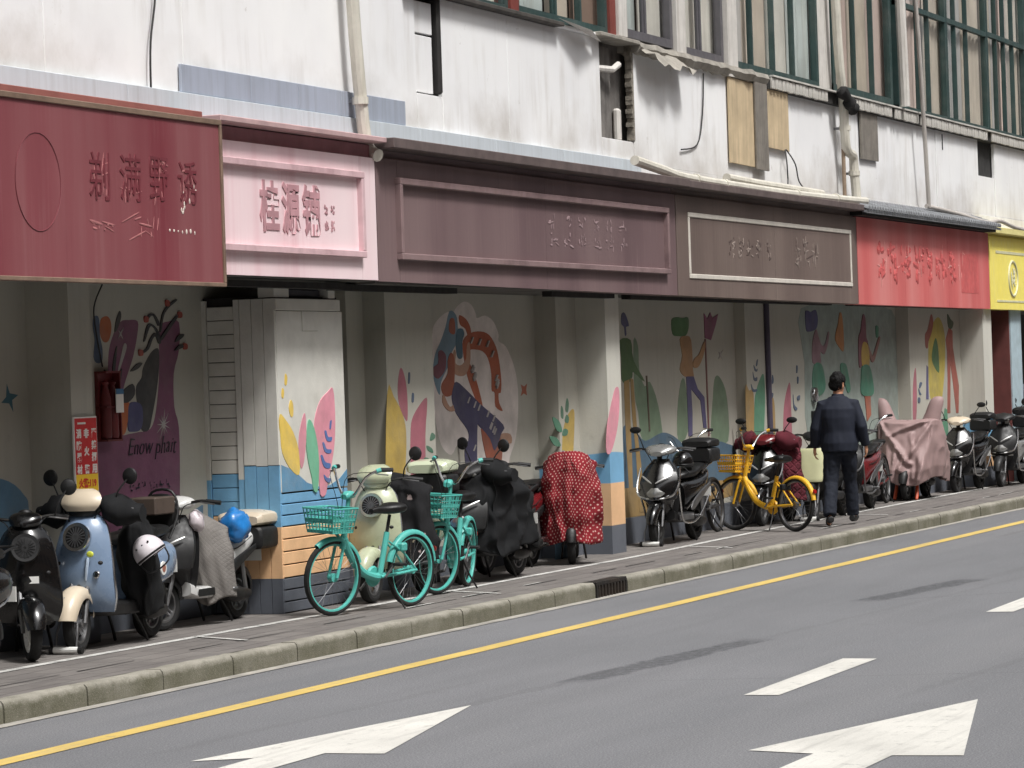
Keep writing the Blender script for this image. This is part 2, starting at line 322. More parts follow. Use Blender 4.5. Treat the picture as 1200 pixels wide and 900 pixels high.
["S",11.52,"painted_sprig","green",2,[[31.05,1.739],[31.104,1.686],[31.066,1.596],[30.994,1.624]],1],
["S",11.52,"painted_sprig","green",2,[[30.88,1.665],[30.935,1.625],[30.926,1.535],[30.863,1.562]],1],
["S",11.52,"painted_sprig","green",2,[[31.019,1.572],[31.09,1.544],[31.063,1.488],[30.968,1.508]],1],
["S",11.52,"painted_sprig","green",2,[[30.621,1.555],[30.806,1.512],[30.884,1.408],[30.725,1.425]],1],
["S",11.52,"painted_sprig","green",2,[[30.931,1.432],[31.048,1.416],[31.013,1.365],[30.881,1.369]],1],
["S",11.52,"painted_sprig","green",2,[[30.516,1.367],[30.717,1.348],[30.827,1.268],[30.652,1.273]],1],
["S",11.52,"painted_wave","blue",1,[[30.546,-0.148],[30.675,1.188],[30.898,1.215],[31.093,1.191],[31.265,1.168],[31.132,-0.19]],0],
["D",11.65,"painted_cape","forest",2,[[33.083,2.325],[33.436,2.324],[33.506,2.107],[33.859,1.872],[33.493,1.979],[33.449,1.928],[33.287,1.854],[33.101,1.907],[33.109,2.135]],1],
["D",11.65,"painted_grass","sage",1,[[33.529,2.324],[33.679,2.26],[33.691,2.002],[33.854,1.82],[34.034,1.869],[34.289,1.605],[34.369,1.211],[33.729,1.23],[33.604,1.542],[33.508,1.748]],1],
["D",11.65,"painted_hair","indigo",2,[[33.172,2.604],[33.265,2.617],[33.357,2.541],[33.39,2.477],[33.296,2.465],[33.303,2.388],[33.256,2.375],[33.234,2.464],[33.146,2.502]],1],
["D",11.65,"painted_leg","ochred",2,[[33.174,1.881],[33.346,1.904],[33.335,1.497],[33.345,1.14],[33.344,0.681],[33.221,0.686],[33.171,1.247]],0],
["D",11.65,"painted_leg","ochred",2,[[33.378,1.916],[33.47,1.902],[33.544,1.338],[33.64,0.976],[33.712,0.458],[33.532,0.467],[33.479,1.084],[33.404,1.495]],0],
["D",11.65,"painted_stick","umber",3,[[33.898,1.936],[33.937,1.935],[33.978,1.326],[33.938,1.327]],0],
["D",11.65,"painted_hair","forest2",2,[[34.841,2.547],[35.029,2.58],[35.222,2.57],[35.436,2.577],[35.442,2.469],[35.329,2.375],[35.073,2.367],[34.866,2.388]],1],
["D",11.65,"painted_torso","tan",2,[[35.112,2.335],[35.328,2.367],[35.512,2.321],[35.544,1.984],[35.553,1.908],[35.278,1.906],[35.075,1.989],[35.176,2.148]],1],
["D",11.65,"painted_arm","tan",3,[[35.6,2.105],[35.78,2.158],[35.971,2.293],[36.049,2.285],[35.907,2.116],[35.72,2.009],[35.548,2.024]],1],
["D",11.65,"painted_trousers","indigo2",2,[[35.296,1.911],[35.562,1.908],[35.694,1.766],[35.928,1.667],[35.978,1.312],[35.863,1.315],[35.784,1.629],[35.452,1.77],[35.474,1.5],[35.445,1.232],[35.308,1.236]],0],
["D",11.65,"painted_stick","maroon",3,[[36.019,2.334],[36.055,2.334],[36.073,1.214],[36.029,1.215]],0],
["D",11.65,"painted_flower","magenta",4,[[36.016,2.628],[36.133,2.566],[36.249,2.641],[36.331,2.575],[36.544,2.623],[36.439,2.499],[36.24,2.32],[36.021,2.347]],0],
["D",11.65,"painted_star","pale",2,[[36.618,2.145],[36.667,2.094],[36.588,2.128],[36.514,2.102],[36.563,2.145],[36.533,2.183],[36.592,2.162],[36.7,2.207]],0],
["D",11.65,"painted_grass","sage",1,[[36.372,1.893],[36.595,1.863],[36.799,1.638],[36.789,1.137],[36.156,1.157],[36.255,1.648]],1],
["D",11.65,"painted_grass","sage",1,[[35.103,1.855],[35.269,1.826],[35.297,1.29],[34.947,1.193],[34.939,1.512]],1],
["D",11.65,"painted_wave","blued",1,[[33.11,1.4],[33.505,1.339],[33.808,1.227],[34.379,1.302],[34.786,1.251],[35.194,1.132],[35.456,1.178],[36.967,1.076],[36.923,0.687],[35.148,0.706],[33.043,0.745]],1],
["D",11.65,"painted_base","ochred",1,[[33.043,0.745],[35.148,0.706],[36.922,0.682],[36.901,0.493],[34.696,0.409],[33.011,0.431]],0],
["E",11.52,"painted_leaf","ochred",1,[[37.132,1.752],[37.261,1.715],[37.44,1.676],[37.384,1.081],[37.129,1.089]],1],
["E",11.52,"painted_leaf","green2",1,[[37.869,1.906],[37.672,1.817],[37.534,1.692],[37.456,1.549],[37.42,1.08],[37.741,1.07],[37.898,1.613]],1],
["E",11.52,"painted_sprig","slate",2,[[37.659,2.08],[37.614,2.008],[37.57,2.009],[37.609,2.072]],1],
["E",11.52,"painted_sprig","slate",2,[[37.479,2.018],[37.565,1.963],[37.628,1.972],[37.593,1.936],[37.503,1.955]],1],
["E",11.52,"painted_sprig","slate",2,[[37.433,1.938],[37.492,1.865],[37.598,1.872],[37.58,1.827],[37.459,1.838]],1],
["E",11.52,"painted_sprig","slate",2,[[37.343,1.794],[37.434,1.73],[37.569,1.728],[37.566,1.701],[37.394,1.703]],1],
["E",11.52,"painted_sprig","slate",2,[[38.227,1.892],[38.272,1.846],[38.253,1.791],[38.202,1.791]],1],
["E",11.52,"painted_sprig","slate",2,[[38.124,1.774],[38.166,1.755],[38.148,1.71],[38.105,1.719]],1],
["E",11.52,"painted_sprig","slate",2,[[38.188,1.672],[38.238,1.662],[38.207,1.617],[38.17,1.626]],1],
["E",11.52,"painted_sprig","slate",2,[[39.268,1.994],[39.32,1.984],[39.298,1.908],[39.258,1.909]],1],
["E",11.52,"painted_sprig","slate",2,[[39.291,1.852],[39.344,1.847],[39.322,1.776],[39.282,1.777]],1],
["E",11.52,"painted_sprig","slate",2,[[39.079,1.639],[39.111,1.516],[39.238,1.466],[39.188,1.439],[39.087,1.479]],1],
["E",11.52,"painted_sprig","slate",2,[[39.255,1.607],[39.371,1.624],[39.351,1.568],[39.257,1.566]],1],
["E",11.52,"painted_leaf","ochred",1,[[38.181,1.608],[38.272,1.569],[38.291,1.348],[38.243,1.054],[38.054,1.06],[38.084,1.426]],1],
["E",11.52,"painted_leaf","rose",1,[[38.965,1.79],[38.8,1.671],[38.683,1.506],[38.627,1.303],[38.628,1.042],[38.954,1.032],[38.984,1.556]],1],
["E",11.52,"painted_panel","aqua",1,[[39.564,2.707],[41.847,2.767],[43.997,2.718],[44.191,2.207],[44.161,1.317],[44.014,0.877],[40.845,0.975],[39.673,1.112],[39.639,2.022]],1],
["E",11.52,"painted_hair","indigo",2,[[39.73,2.658],[39.863,2.679],[39.97,2.66],[40.12,2.687],[40.23,2.682],[40.29,2.569],[40.202,2.457],[39.904,2.416],[39.748,2.446]],1],
["E",11.52,"painted_figure","mauve",2,[[40.201,2.446],[40.299,2.344],[40.436,2.241],[40.588,2.261],[40.734,2.406],[40.793,2.396],[40.716,2.261],[40.534,2.128],[40.351,2.159],[40.354,2.006],[40.002,2.019],[39.987,2.202],[40.056,2.344]],1],
["E",11.52,"painted_skirt","green3",2,[[40.074,2.008],[40.369,2.005],[40.502,1.871],[40.524,1.685],[40.246,1.603],[39.994,1.652],[39.948,1.816]],1],
["E",11.52,"painted_hat","amber",2,[[41.324,2.658],[41.422,2.637],[41.474,2.427],[41.458,2.175],[41.305,2.197],[41.086,2.302],[41.115,2.406],[41.228,2.511]],1],
["E",11.52,"painted_leaf","green3",2,[[41.32,2.008],[41.551,1.985],[41.65,1.836],[41.724,1.666],[41.584,1.622],[41.41,1.797],[41.271,1.925]],1],
["E",11.52,"painted_hair","plum2",2,[[42.492,2.654],[42.588,2.579],[42.599,2.342],[42.673,2.277],[42.413,2.171],[42.305,1.957],[42.187,1.98],[42.206,2.321],[42.325,2.428],[42.398,2.557]],1],
["E",11.52,"painted_torso","ochre",3,[[42.427,2.278],[42.629,2.256],[42.719,2.126],[42.673,1.958],[42.346,1.961],[42.313,2.15]],1],
["E",11.52,"painted_arm","mauve2",3,[[42.655,2.267],[42.818,2.126],[42.915,2.103],[43.22,2.331],[43.303,2.32],[43.112,2.146],[42.928,2.012],[42.767,2.05]],1],
["E",11.52,"painted_skirt","green3",3,[[42.346,1.961],[42.697,1.958],[42.853,1.757],[42.856,1.584],[42.498,1.56],[42.244,1.605],[42.267,1.786]],1],
["E",11.52,"painted_leg","rust2",2,[[42.417,1.561],[42.703,1.556],[42.712,1.306],[42.496,1.225],[42.472,1.354]],0],
["E",11.52,"painted_leaf","green3",2,[[43.115,2.494],[43.239,2.473],[43.198,2.353],[43.114,2.353]],1],
["F",11.34,"painted_surfboard","lemon",1,[[45.837,2.617],[46.082,2.569],[46.258,2.374],[46.24,2.03],[46.111,1.689],[45.925,1.447],[45.473,1.431],[45.266,1.508],[45.234,1.845],[45.287,2.229],[45.468,2.47]],1],
["F",11.34,"painted_leaf","forest2",2,[[45.696,2.325],[45.829,2.203],[45.869,1.984],[45.827,1.826],[45.497,1.963],[45.467,2.108]],1],
["F",11.34,"painted_leaf","rose",1,[[44.518,1.912],[44.373,1.759],[44.297,1.477],[44.278,1.195],[44.448,1.191],[44.538,1.568]],1],
["F",11.34,"painted_figure","rust3",2,[[45.495,2.664],[45.607,2.543],[45.454,2.374],[45.293,2.278],[45.231,2.181],[45.107,2.206],[45.111,2.374],[45.267,2.446]],1],
["F",11.34,"painted_figure","rust3",2,[[46.53,2.485],[46.729,2.423],[46.718,2.2],[46.863,1.902],[47.013,1.627],[46.935,1.23],[46.789,1.233],[46.668,1.632],[46.538,1.954],[46.437,1.241],[46.253,1.245],[46.342,1.735],[46.357,2.128],[46.299,2.3]],0],
["F",11.34,"painted_hair","forest3",3,[[46.453,2.669],[46.629,2.596],[46.798,2.547],[46.682,2.46],[46.479,2.485]],1],
["F",11.34,"painted_stripe","indigo2",2,[[45.13,1.942],[45.224,1.917],[45.181,1.461],[45.044,1.464]],0],
["F",11.34,"painted_stripe","indigo2",2,[[45.575,1.454],[45.821,1.425],[45.867,0.815],[45.587,0.824]],0],
["F",11.34,"painted_stripe","green2",1,[[45.901,1.058],[46.11,1.322],[46.26,1.294],[46.293,0.802],[45.867,0.815]],0],
["F",11.34,"painted_sprig","slate",2,[[44.729,1.707],[44.843,1.694],[44.718,1.624],[44.663,1.649]],1],
["F",11.34,"painted_sprig","slate",2,[[44.622,1.626],[44.729,1.565],[44.783,1.535],[44.667,1.537]],1],
["F",11.34,"painted_sprig","slate",2,[[44.585,1.496],[44.699,1.489],[44.691,1.427],[44.576,1.429]],1]]
PIL = [["painted_leaf","pink",1,[[31.616,1.819],[31.499,1.691],[31.378,1.52],[31.309,1.349],[31.292,1.177],[31.421,1.172],[31.594,1.341],[31.69,1.513],[31.734,1.686],[31.721,1.818]],1]]
CAB = [["painted_leaf","pink",2,[[24.763,1.923],[24.657,1.896],[24.507,1.83],[24.409,1.721],[24.366,1.603],[24.374,1.449],[24.421,1.277],[24.445,1.063],[24.547,1.058],[24.596,1.15],[24.693,1.318],[24.761,1.489],[24.788,1.712]],1],
["painted_leaf","pink",1,[[24.196,1.734],[24.129,1.66],[24.072,1.543],[24.061,1.409],[24.092,1.29],[24.151,1.338],[24.205,1.505],[24.217,1.657]],1],
["painted_leaf","mint",3,[[24.276,1.681],[24.229,1.606],[24.202,1.472],[24.232,1.335],[24.293,1.197],[24.306,1.112],[24.386,1.091],[24.428,1.26],[24.426,1.43],[24.366,1.603]],1],
["painted_leaf","yellow",1,[[23.727,1.733],[23.831,1.687],[23.966,1.586],[24.057,1.436],[24.053,1.241],[23.885,1.296],[23.753,1.422],[23.725,1.568]],1],
["painted_leaf","yellow",1,[[23.941,1.845],[23.983,1.805],[23.976,1.72],[23.93,1.714],[23.901,1.782]],1],
["painted_leaf","yellow",1,[[23.855,2.056],[23.892,2.026],[23.87,1.965],[23.837,1.978]],1],
["painted_leaf","yellow",1,[[23.789,1.942],[23.821,1.918],[23.805,1.862],[23.772,1.877]],1],
["painted_sprig","cobalt",4,[[24.679,1.654],[24.708,1.659],[24.686,1.594],[24.662,1.598]],1],
["painted_sprig","cobalt",4,[[24.56,1.572],[24.594,1.579],[24.627,1.527],[24.701,1.525],[24.686,1.491],[24.596,1.5]],1],
["painted_sprig","cobalt",4,[[24.512,1.479],[24.545,1.481],[24.59,1.429],[24.68,1.422],[24.661,1.392],[24.555,1.406]],1],
["painted_sprig","cobalt",4,[[24.47,1.374],[24.503,1.38],[24.556,1.323],[24.654,1.306],[24.634,1.269],[24.525,1.287]],1],
["painted_sprig","cobalt",4,[[24.519,1.222],[24.579,1.194],[24.661,1.182],[24.616,1.15],[24.536,1.179]],1]]
# ================================================================== SETTING
ZP = .14
def kerb_y(x): return 9.98-.0145*(x-17)
def line_y(x): return 8.97-.008*(x-15)
WORLD_ROOTS = []     # things whose parts are written in world metres
def wroot(name, loc):
    o = empty(name, loc); WORLD_ROOTS.append(o); return o

# ---- asphalt
t = NT('asphalt'); o = t.map()
big = t.noise(o, .35, 4); mid = t.noise(t.map((.25, 2.2, 1)), 1.2, 5); fine = t.noise(o, 95, 3, .75); spk = t.noise(o, 42, 2, .6)
c = t.mix(t.rng(big, .3, .7), S(100, 102, 106), S(116, 117, 121))
c = t.mix(t.math('MULTIPLY', t.rng(mid, .45, .7), .45), c, S(86, 87, 91)); trk = t.noise(t.map((.02, 1, 1), (0, 2, 0)), 1.1, 3); c = t.mix(t.math('MULTIPLY', t.rng(trk, .5, .66), .4), c, S(126, 126, 128)); blot = t.noise(t.map((1, 1, 1), (6, 6, 0)), 1.7, 6, .7); c = t.mix(t.math('MULTIPLY', t.rng(blot, .6, .72), .35), c, S(78, 78, 80))
c = t.mix(t.rng(fine, .38, .62), t.mix(.55, c, S(64, 65, 68)), t.mix(.4, c, S(152, 152, 153)))
c = t.mix(t.math('MULTIPLY', t.rng(spk, .62, .72), .4), c, S(165, 162, 158))
xyz = t.n('ShaderNodeSeparateXYZ'); t.l(t.tc.outputs['Object'], xyz.inputs[0])
wob = t.rng(t.noise(o, 2.5, 6, .7), 0, 1, -.12, .12); grit = t.rng(t.noise(o, 18, 4, .75), .36, .6, .25, 1)
def mark(x0, x1, y0, y1, wid, amt, colr):
    """dark tyre and repair mark from (x0,y0) to (x1,y1)"""
    global c
    sl = (y1-y0)/(x1-x0)
    dy = t.math('ABSOLUTE', t.math('ADD', t.math('SUBTRACT', xyz.outputs[1], t.math('ADD', t.math('MULTIPLY', xyz.outputs[0], sl), y0-sl*x0)), wob), 0)
    fy = t.rng(dy, wid, wid*.7)
    dx = t.math('ABSOLUTE', t.math('SUBTRACT', t.math('ADD', xyz.outputs[0], wob), (x0+x1)/2), 0); fx = t.rng(dx, (x1-x0)/2, (x1-x0)/2*.8)
    c = t.mix(t.math('MULTIPLY', t.math('MULTIPLY', t.math('MULTIPLY', fx, fy), grit), amt), c, colr)
mark(19.6, 23.0, 7.36, 7.06, .15, .85, S(62, 63, 66)); mark(26.5, 29.3, 7.28, 6.95, .17, .85, S(60, 61, 64))
mark(15, 21.0, 7.75, 7.3, .07, .4, S(82, 82, 84)); mark(22.5, 30, 7.1, 6.5, .05, .3, S(88, 88, 90)); mark(28.5, 46, 6.9, 6.4, .09, .35, S(86, 86, 88))
mark(36, 42, 8.35, 8.2, .06, .4, S(84, 84, 84)); mark(19.7, 20.6, 7.25, 3.9, .035, .7, S(70, 71, 74)); mark(26.6, 28.3, 7.2, 5.2, .03, .6, S(76, 77, 80)); mark(15.5, 20, 8.3, 8.0, .05, .3, S(90, 90, 92))
mark(18.5, 32, 5.0, 3.9, .05, .35, S(88, 88, 90))
t.l(c, t.b.inputs['Base Color']); t.b.inputs['Roughness'].default_value = .82; t.b.inputs['Specular IOR Level'].default_value = .35
t.bump(t.noise(o, 130, 4, .7), .55, .006)
ASPH = t.m
road = MB().add([(-60, -60, 0), (160, -60, 0), (160, kerb_y(160)+.02, 0), (-60, kerb_y(-60)+.02, 0)], [(0, 1, 2, 3)]).build('road', ASPH, smooth=0)
tag(road, kind='structure')
GROUNDM = mat('bare_ground', S(120, 116, 108), .9, var=.15, scale=1)
ground = MB().add([(-600, -600, -.05), (700, -600, -.05), (700, 700, -.05), (-600, 700, -.05)], [(0, 1, 2, 3)]).build('ground', GROUNDM, smooth=0)
tag(ground, kind='structure')
def worn(name, cc, lo=.52, amt=.8, sc_=9):
    t = NT(name); o = t.map(); f = t.noise(o, sc_, 8, .75); f2 = t.noise(t.map((1, 1, 1), (4, 4, 4)), 1.3, 3)
    v = t.mix(t.rng(f2, .3, .7), scl(cc, .86), scl(cc, 1.06))
    wear = t.math('MULTIPLY', t.rng(f, lo, lo+.12), amt)
    v = t.mix(wear, v, S(112, 111, 110)); v = t.mix(t.math('MULTIPLY', t.rng(t.noise(t.map((.35, 5, 1)), 2.2, 5, .65), .5, .72), .4), v, S(128, 126, 122)); v = t.mix(t.math('MULTIPLY', t.rng(t.noise(o, 120, 3, .7), .5, .7), .25), v, S(90, 90, 90))
    t.l(v, t.b.inputs['Base Color']); t.b.inputs['Roughness'].default_value = .75; t.bump(t.noise(o, 130, 4, .7), .4, .005)
    return t.m
WHITELINE = worn('road_paint_white', S(205, 203, 196), .57, .7); YELLOWLINE = worn('road_paint_yellow', S(206, 178, 98), .56, .7)
KERBLINE = worn('pavement_paint_white', S(206, 205, 200), .50, .85, 6)
# edge line, arrows, dashes: thin paint sheets on the road
vs_ = []; n = 90
for i in range(n+1):
    x = -10+i*1.1; wv = noise.noise(Vector((x*.7, 0, 0)))*.012
    vs_ += [(x, line_y(x)-.075+wv, .004), (x, line_y(x)+.075+wv, .004)]
MB().add(vs_, [(2*i, 2*i+2, 2*i+3, 2*i+1) for i in range(n)]).build('edge_line', YELLOWLINE, road, smooth=0)
def flat(name, pts, mt, parent, z):
    return MB().add([(x, y, z) for x, y in pts], [tuple(range(len(pts)))]).build(name, mt, parent, smooth=0)
flat('lane_arrow', [(12.2, 7.32), (15.86, 7.32), (15.87, 6.98), (18.28, 7.46), (15.45, 7.91), (15.62, 7.62), (12.2, 7.62)][::-1], WHITELINE, road, .004)
flat('lane_arrow', [(12.4, 4.27), (16.02, 4.27), (16.05, 3.91), (18.74, 4.47), (16.17, 5.07), (16.06, 4.69), (12.4, 4.69)][::-1], WHITELINE, road, .004)
for x in (18.93, 25.3, 31.7, 38.1, 44.5): flat('lane_dash', [(x, 5.73), (x+2.38, 5.76), (x+2.4, 6.0), (x, 5.95)], WHITELINE, road, .004)
# gutter strip of pale cement
GUTTER = mat('gutter_cement', S(158, 154, 146), .9, var=.18, scale=5, bump=.4, bscale=70, dirt=(S(104, 102, 98), .7))
vs_ = []
for i in range(200):
    x = 5+i*.4; wv = noise.noise(Vector((x*1.7, 3, 0)))*.02
    vs_ += [(x, kerb_y(x)-.10+wv, .005), (x, kerb_y(x)+.01, .006)]
MB().add(vs_, [(2*i, 2*i+2, 2*i+3, 2*i+1) for i in range(199)]).build('gutter', GUTTER, road, smooth=0)

# ---- pavement
t = NT('pavement_blocks'); o = t.map(); br = t.n('ShaderNodeTexBrick'); t.l(t.map(), br.inputs['Vector'])
br.inputs['Scale'].default_value = 1; br.inputs['Brick Width'].default_value = .40; br.inputs['Row Height'].default_value = .20; br.inputs['Mortar Size'].default_value = .006
br.inputs['Color1'].default_value = scl(S(106, 101, 98), 1); br.inputs['Color2'].default_value = scl(S(118, 113, 109), 1); br.inputs['Mortar'].default_value = scl(S(66, 63, 60), 1)
c = t.mix(t.math('MULTIPLY', t.rng(t.noise(o, 1.3, 6, .65), .42, .7), .6), br.outputs['Color'], S(84, 80, 78))
c = t.mix(t.math('MULTIPLY', t.rng(t.noise(t.map((.5, 3, 1)), 3, 7, .7), .55, .72), .5), c, S(140, 137, 131))
c = t.mix(t.math('MULTIPLY', t.rng(t.noise(o, 90, 3, .7), .5, .7), .3), c, S(120, 117, 113))
t.l(c, t.b.inputs['Base Color']); t.b.inputs['Roughness'].default_value = .85
hh = t.math('ADD', t.math('MULTIPLY', t.rng(br.outputs['Fac'], 0, 1, 1, 0), .8), t.math('MULTIPLY', t.noise(o, 60, 4), .5)); t.bump(hh, .5, .006)
pav = MB().add([(-30, kerb_y(-30)+.13, ZP), (120, kerb_y(120)+.13, ZP), (120, 14, ZP), (-30, 14, ZP)], [(0, 1, 2, 3)]).build('pavement', t.m, smooth=0)
tag(pav, kind='structure')
vs_ = []; pts = [(10, 11.2), (19, 11.04), (23.2, 10.9), (26.4, 10.84), (28, 10.82), (31.2, 10.79), (35, 10.88), (40, 10.92), (46, 10.92), (60, 10.8)]
for k, (x, y) in enumerate(spline([(a, b, 0) for a, b in pts], 8) and [(p.x, p.y) for p in spline([(a, b, 0) for a, b in pts], 8)]):
    vs_ += [(x, y-.042, ZP+.004), (x, y+.042, ZP+.004)]
q = len(vs_)//2
MB().add(vs_, [(2*i, 2*i+2, 2*i+3, 2*i+1) for i in range(q-1)]).build('parking_line', KERBLINE, pav, smooth=0)
for x, y0 in ((21.55, 11.0), (26.1, 10.84), (32.5, 10.8), (39.1, 10.9)):
    MB().add([(x, y0-.02, ZP+.008), (x+.05, y0-.02, ZP+.008), (x-.30, y0-.62, ZP+.008), (x-.35, y0-.62, ZP+.008)], [(3, 2, 1, 0)]).build('parking_tick', KERBLINE, pav, smooth=0)
SEAM = mat('tar_seam', S(48, 47, 46), .8, var=.3); 
random.seed(4); x = 14.0
while x < 50:
    L = random.uniform(.4, 1.6); y = kerb_y(x)+.52+random.uniform(-.012, .012)
    flat('pavement_seam', [(x, y), (x+L, y-.0145*L+random.uniform(-.01, .01)), (x+L, y-.0145*L+.016), (x, y+.022)], SEAM, pav, ZP+.004)
    if random.random() < .5: flat('paint_remnant', [(x, y+.03), (x+L*.6, y+.025), (x+L*.55, y+.05), (x+.04, y+.05)], KERBLINE, pav, ZP+.0045)
    x += L+random.uniform(.05, .9)

# ---- kerb: single stones
t = NT('kerb_stone'); o = t.map(); g = t.n('ShaderNodeNewGeometry'); sn = t.n('ShaderNodeSeparateXYZ'); t.l(g.outputs['Position'], sn.inputs[0])
c = t.mix(t.rng(t.noise(o, 3, 5), .3, .7), S(122, 119, 108), S(150, 146, 135))
low = t.rng(t.math('ADD', sn.outputs[2], t.rng(t.noise(g.outputs['Position'], 6, 6, .7), .3, .7, -.02, .02)), .138, .10)
c = t.mix(t.math('MULTIPLY', low, t.rng(t.noise(g.outputs['Position'], 2.4, 5, .7), .3, .65, .5, 1)), c, S(84, 82, 64))
c = t.mix(t.math('MULTIPLY', t.rng(t.noise(g.outputs['Position'], 9, 6, .7), .55, .7), .6), c, S(80, 78, 66))
c = t.mix(t.math('MULTIPLY', t.rng(t.noise(o, 110, 3), .5, .7), .35), c, S(166, 162, 152))
t.l(c, t.b.inputs['Base Color']); t.b.inputs['Roughness'].default_value = .9; t.bump(t.noise(o, 45, 6, .7), .6, .008)
KERBM = t.m
kerb = wroot('kerb', (24, 9.9, 0)); tag(kerb, kind='structure')
def stone(L, seed):
    random.seed(seed); m = MB(); prof = [(0, -.12), (0, .09), (.006, .124), (.022, .141), (.13, .141), (.13, -.12)]
    rings = []
    for i in range(9):
        x = L*i/8
        rings.append([Vector((x, a+(noise.noise(Vector((x*4, a*9, seed)))*.006 if b > 0 else 0), b+(noise.noise(Vector((x*5, b*8, seed+4)))*.006 if b > .05 else 0))) for a, b in prof])
    return m.loft(rings)
protos = [stone(.984, k).build('kerb_stone', KERBM, kerb, smooth=50) for k in range(4)]
used = [0]*4; k = 0; x = 14.1
while x < 75:
    if 26.0 < x < 27.0:
        o = stone(27.06-x, 11).build('kerb_stone', KERBM, kerb, smooth=50); o.location = (x, kerb_y(x), 0); o.rotation_euler = (0, 0, math.atan(-.0145)); 
        x = 27.90; continue
    j = random.randrange(4)
    if used[j]: o = dup(protos[j], 'kerb_stone', kerb)
    else: o = protos[j]; used[j] = 1
    o.location = (x, kerb_y(x)+random.uniform(-.004, .004), random.uniform(-.003, .002)); o.rotation_euler = (0, 0, math.atan(-.0145)+random.uniform(-.003, .003))
    x += 1.0
for o in protos:
    if o.location.length == 0: bpy.data.objects.remove(o)
# storm drain in the kerb
IRON = mat('cast_iron', S(40, 37, 34), .7, .4, var=.3, scale=14, bump=.4, dirt=(S(84, 66, 50), .5))
dr = wroot('storm_drain', (27.48, 9.85, 0)); tag(dr, 'dark cast iron gully grating set into the concrete kerb', 'storm drain')
y = kerb_y(27.5)
boxo('housing', IRON, dr, 27.08, 27.88, y+.06, y+.14, -.06, .142); boxo('top_plate', IRON, dr, 27.08, 27.88, y+.0, y+.06, .112, .145, .004)
boxo('frame', IRON, dr, 27.08, 27.11, y-.005, y+.06, -.02, .112); boxo('frame', IRON, dr, 27.85, 27.88, y-.005, y+.06, -.02, .112)
b0 = None
for i in range(9):
    xx = 27.15+i*.082
    if b0 is None: b0 = MB().box(-.014, .014, -.018, .018, 0, .112).build('bar', IRON, dr, smooth=0, bevel=.004)
    o = b0 if i == 0 else dup(b0, 'bar', dr)
    o.location = (xx, y+.012, 0)

# ================================================================== BUILDING
B = wroot('old_building', (30, 12, ZP))
tag(B, 'old street building with dirty white upper cladding, green-framed windows and mural shopfronts', 'building')
# wall paints
def wallpaint(name, basec, bands=(), dirtk=.5):
    """bands: (height, colour) painted from the ground up, in order"""
    t = NT(name); o = t.map(); g = t.n('ShaderNodeNewGeometry'); s3 = t.n('ShaderNodeSeparateXYZ'); t.l(g.outputs['Position'], s3.inputs[0])
    c = t.mix(t.rng(t.noise(o, 1.2, 5), .3, .7), scl(basec, .93), scl(basec, 1.05))
    f = t.rng(t.noise(t.map((5, 5, .4)), 2.5, 6, .65), .5, .75); c = t.mix(t.math('MULTIPLY', f, .3*dirtk), c, S(120, 114, 102))
    zz = t.math('ADD', s3.outputs[2], t.rng(t.noise(g.outputs['Position'], .9, 2), .2, .8, -.05, .05))
    for h, cc in sorted(bands, key=lambda q: -q[0]):
        cc2 = t.mix(t.rng(t.noise(g.outputs['Position'], 3, 5), .3, .7), scl(cc, .88), scl(cc, 1.08))
        c = t.mix(t.rng(zz if h > .95 else s3.outputs[2], h+.004, h-.004), c, cc2)
    c = t.mix(t.math('MULTIPLY', t.rng(t.noise(g.outputs['Position'], 7, 8, .7), .6, .78), .45*dirtk), c, S(96, 92, 86))
    t.l(c, t.b.inputs['Base Color']); t.b.inputs['Roughness'].default_value = .8; t.bump(t.noise(g.outputs['Position'], 35, 5, .6), .25, .006)
    return t.m
PW = S(174, 171, 160); BLUEP = S(114, 164, 198); PEACH = S(220, 178, 136); GREYP = S(92, 96, 104)
WALLM = wallpaint('shop_wall_paint', PW, ((.42, GREYP),)); PILM = wallpaint('pillar_paint', S(196, 194, 184), ((1.16, BLUEP), (.86, PEACH), (.43, GREYP)))
WALLB = wallpaint('shop_wall_paint_blue', PW, ((1.05, BLUEP), (.42, GREYP)))
SOFF = mat('soffit_board', S(96, 94, 90), .9, var=.2, scale=3, dirt=(S(50, 48, 46), .7)); DARKIN = mat('dark_interior', S(42, 41, 40), .9, var=.2)
ZT = 2.78
W_ = {}
def wall(key, x0, x1, y, mt=WALLM, nm='lower_wall', th=.25, z1=ZT):
    o = boxo(nm, mt, B, x0, x1, y, y+th, ZP-.02, z1); W_[key] = o; return o
wall('A', 10, 20.88, 11.9); boxo('pillar', PILM if 0 else WALLM, B, 20.88, 21.2, 11.55, 11.9, ZP-.02, ZT)
wall('B', 21.2, 25.3, 11.9); wall('B2', 25.3, 26.0, 11.80, th=.3); boxo('lower_wall', WALLM, B, 26.0, 26.36, 11.66, 12.1, ZP-.02, ZT)
wall('L', 26.36, 27.42, 11.45, WALLB, 'pillar', .6); wall('C', 27.42, 30.81, 11.75); wall('S', 30.81, 31.38, 11.52, WALLB, 'pillar', .5)
wall('P', 31.38, 31.80, 11.2, PILM, 'pillar', .6); wall('D', 31.8, 37.18, 11.65); wall('E', 37.18, 44.2, 11.52, th=.4); wall('F', 44.2, 47.2, 11.34, th=.6)
wall('G', 47.2, 47.75, 11.0, PILM, 'pillar', 1.0)
RED = mat('red_brown_paint', S(112, 62, 58), .7, var=.15); PBLUE = mat('pale_blue_paint', S(164, 182, 190), .7, var=.1, dirt=(S(110, 112, 110), .4))
boxo('pillar', RED, B, 49.0, 49.03, 11.02, 11.30, ZP-.02, ZT); boxo('pillar', PBLUE, B, 49.03, 49.75, 11.0, 11.30, ZP-.02, ZT)
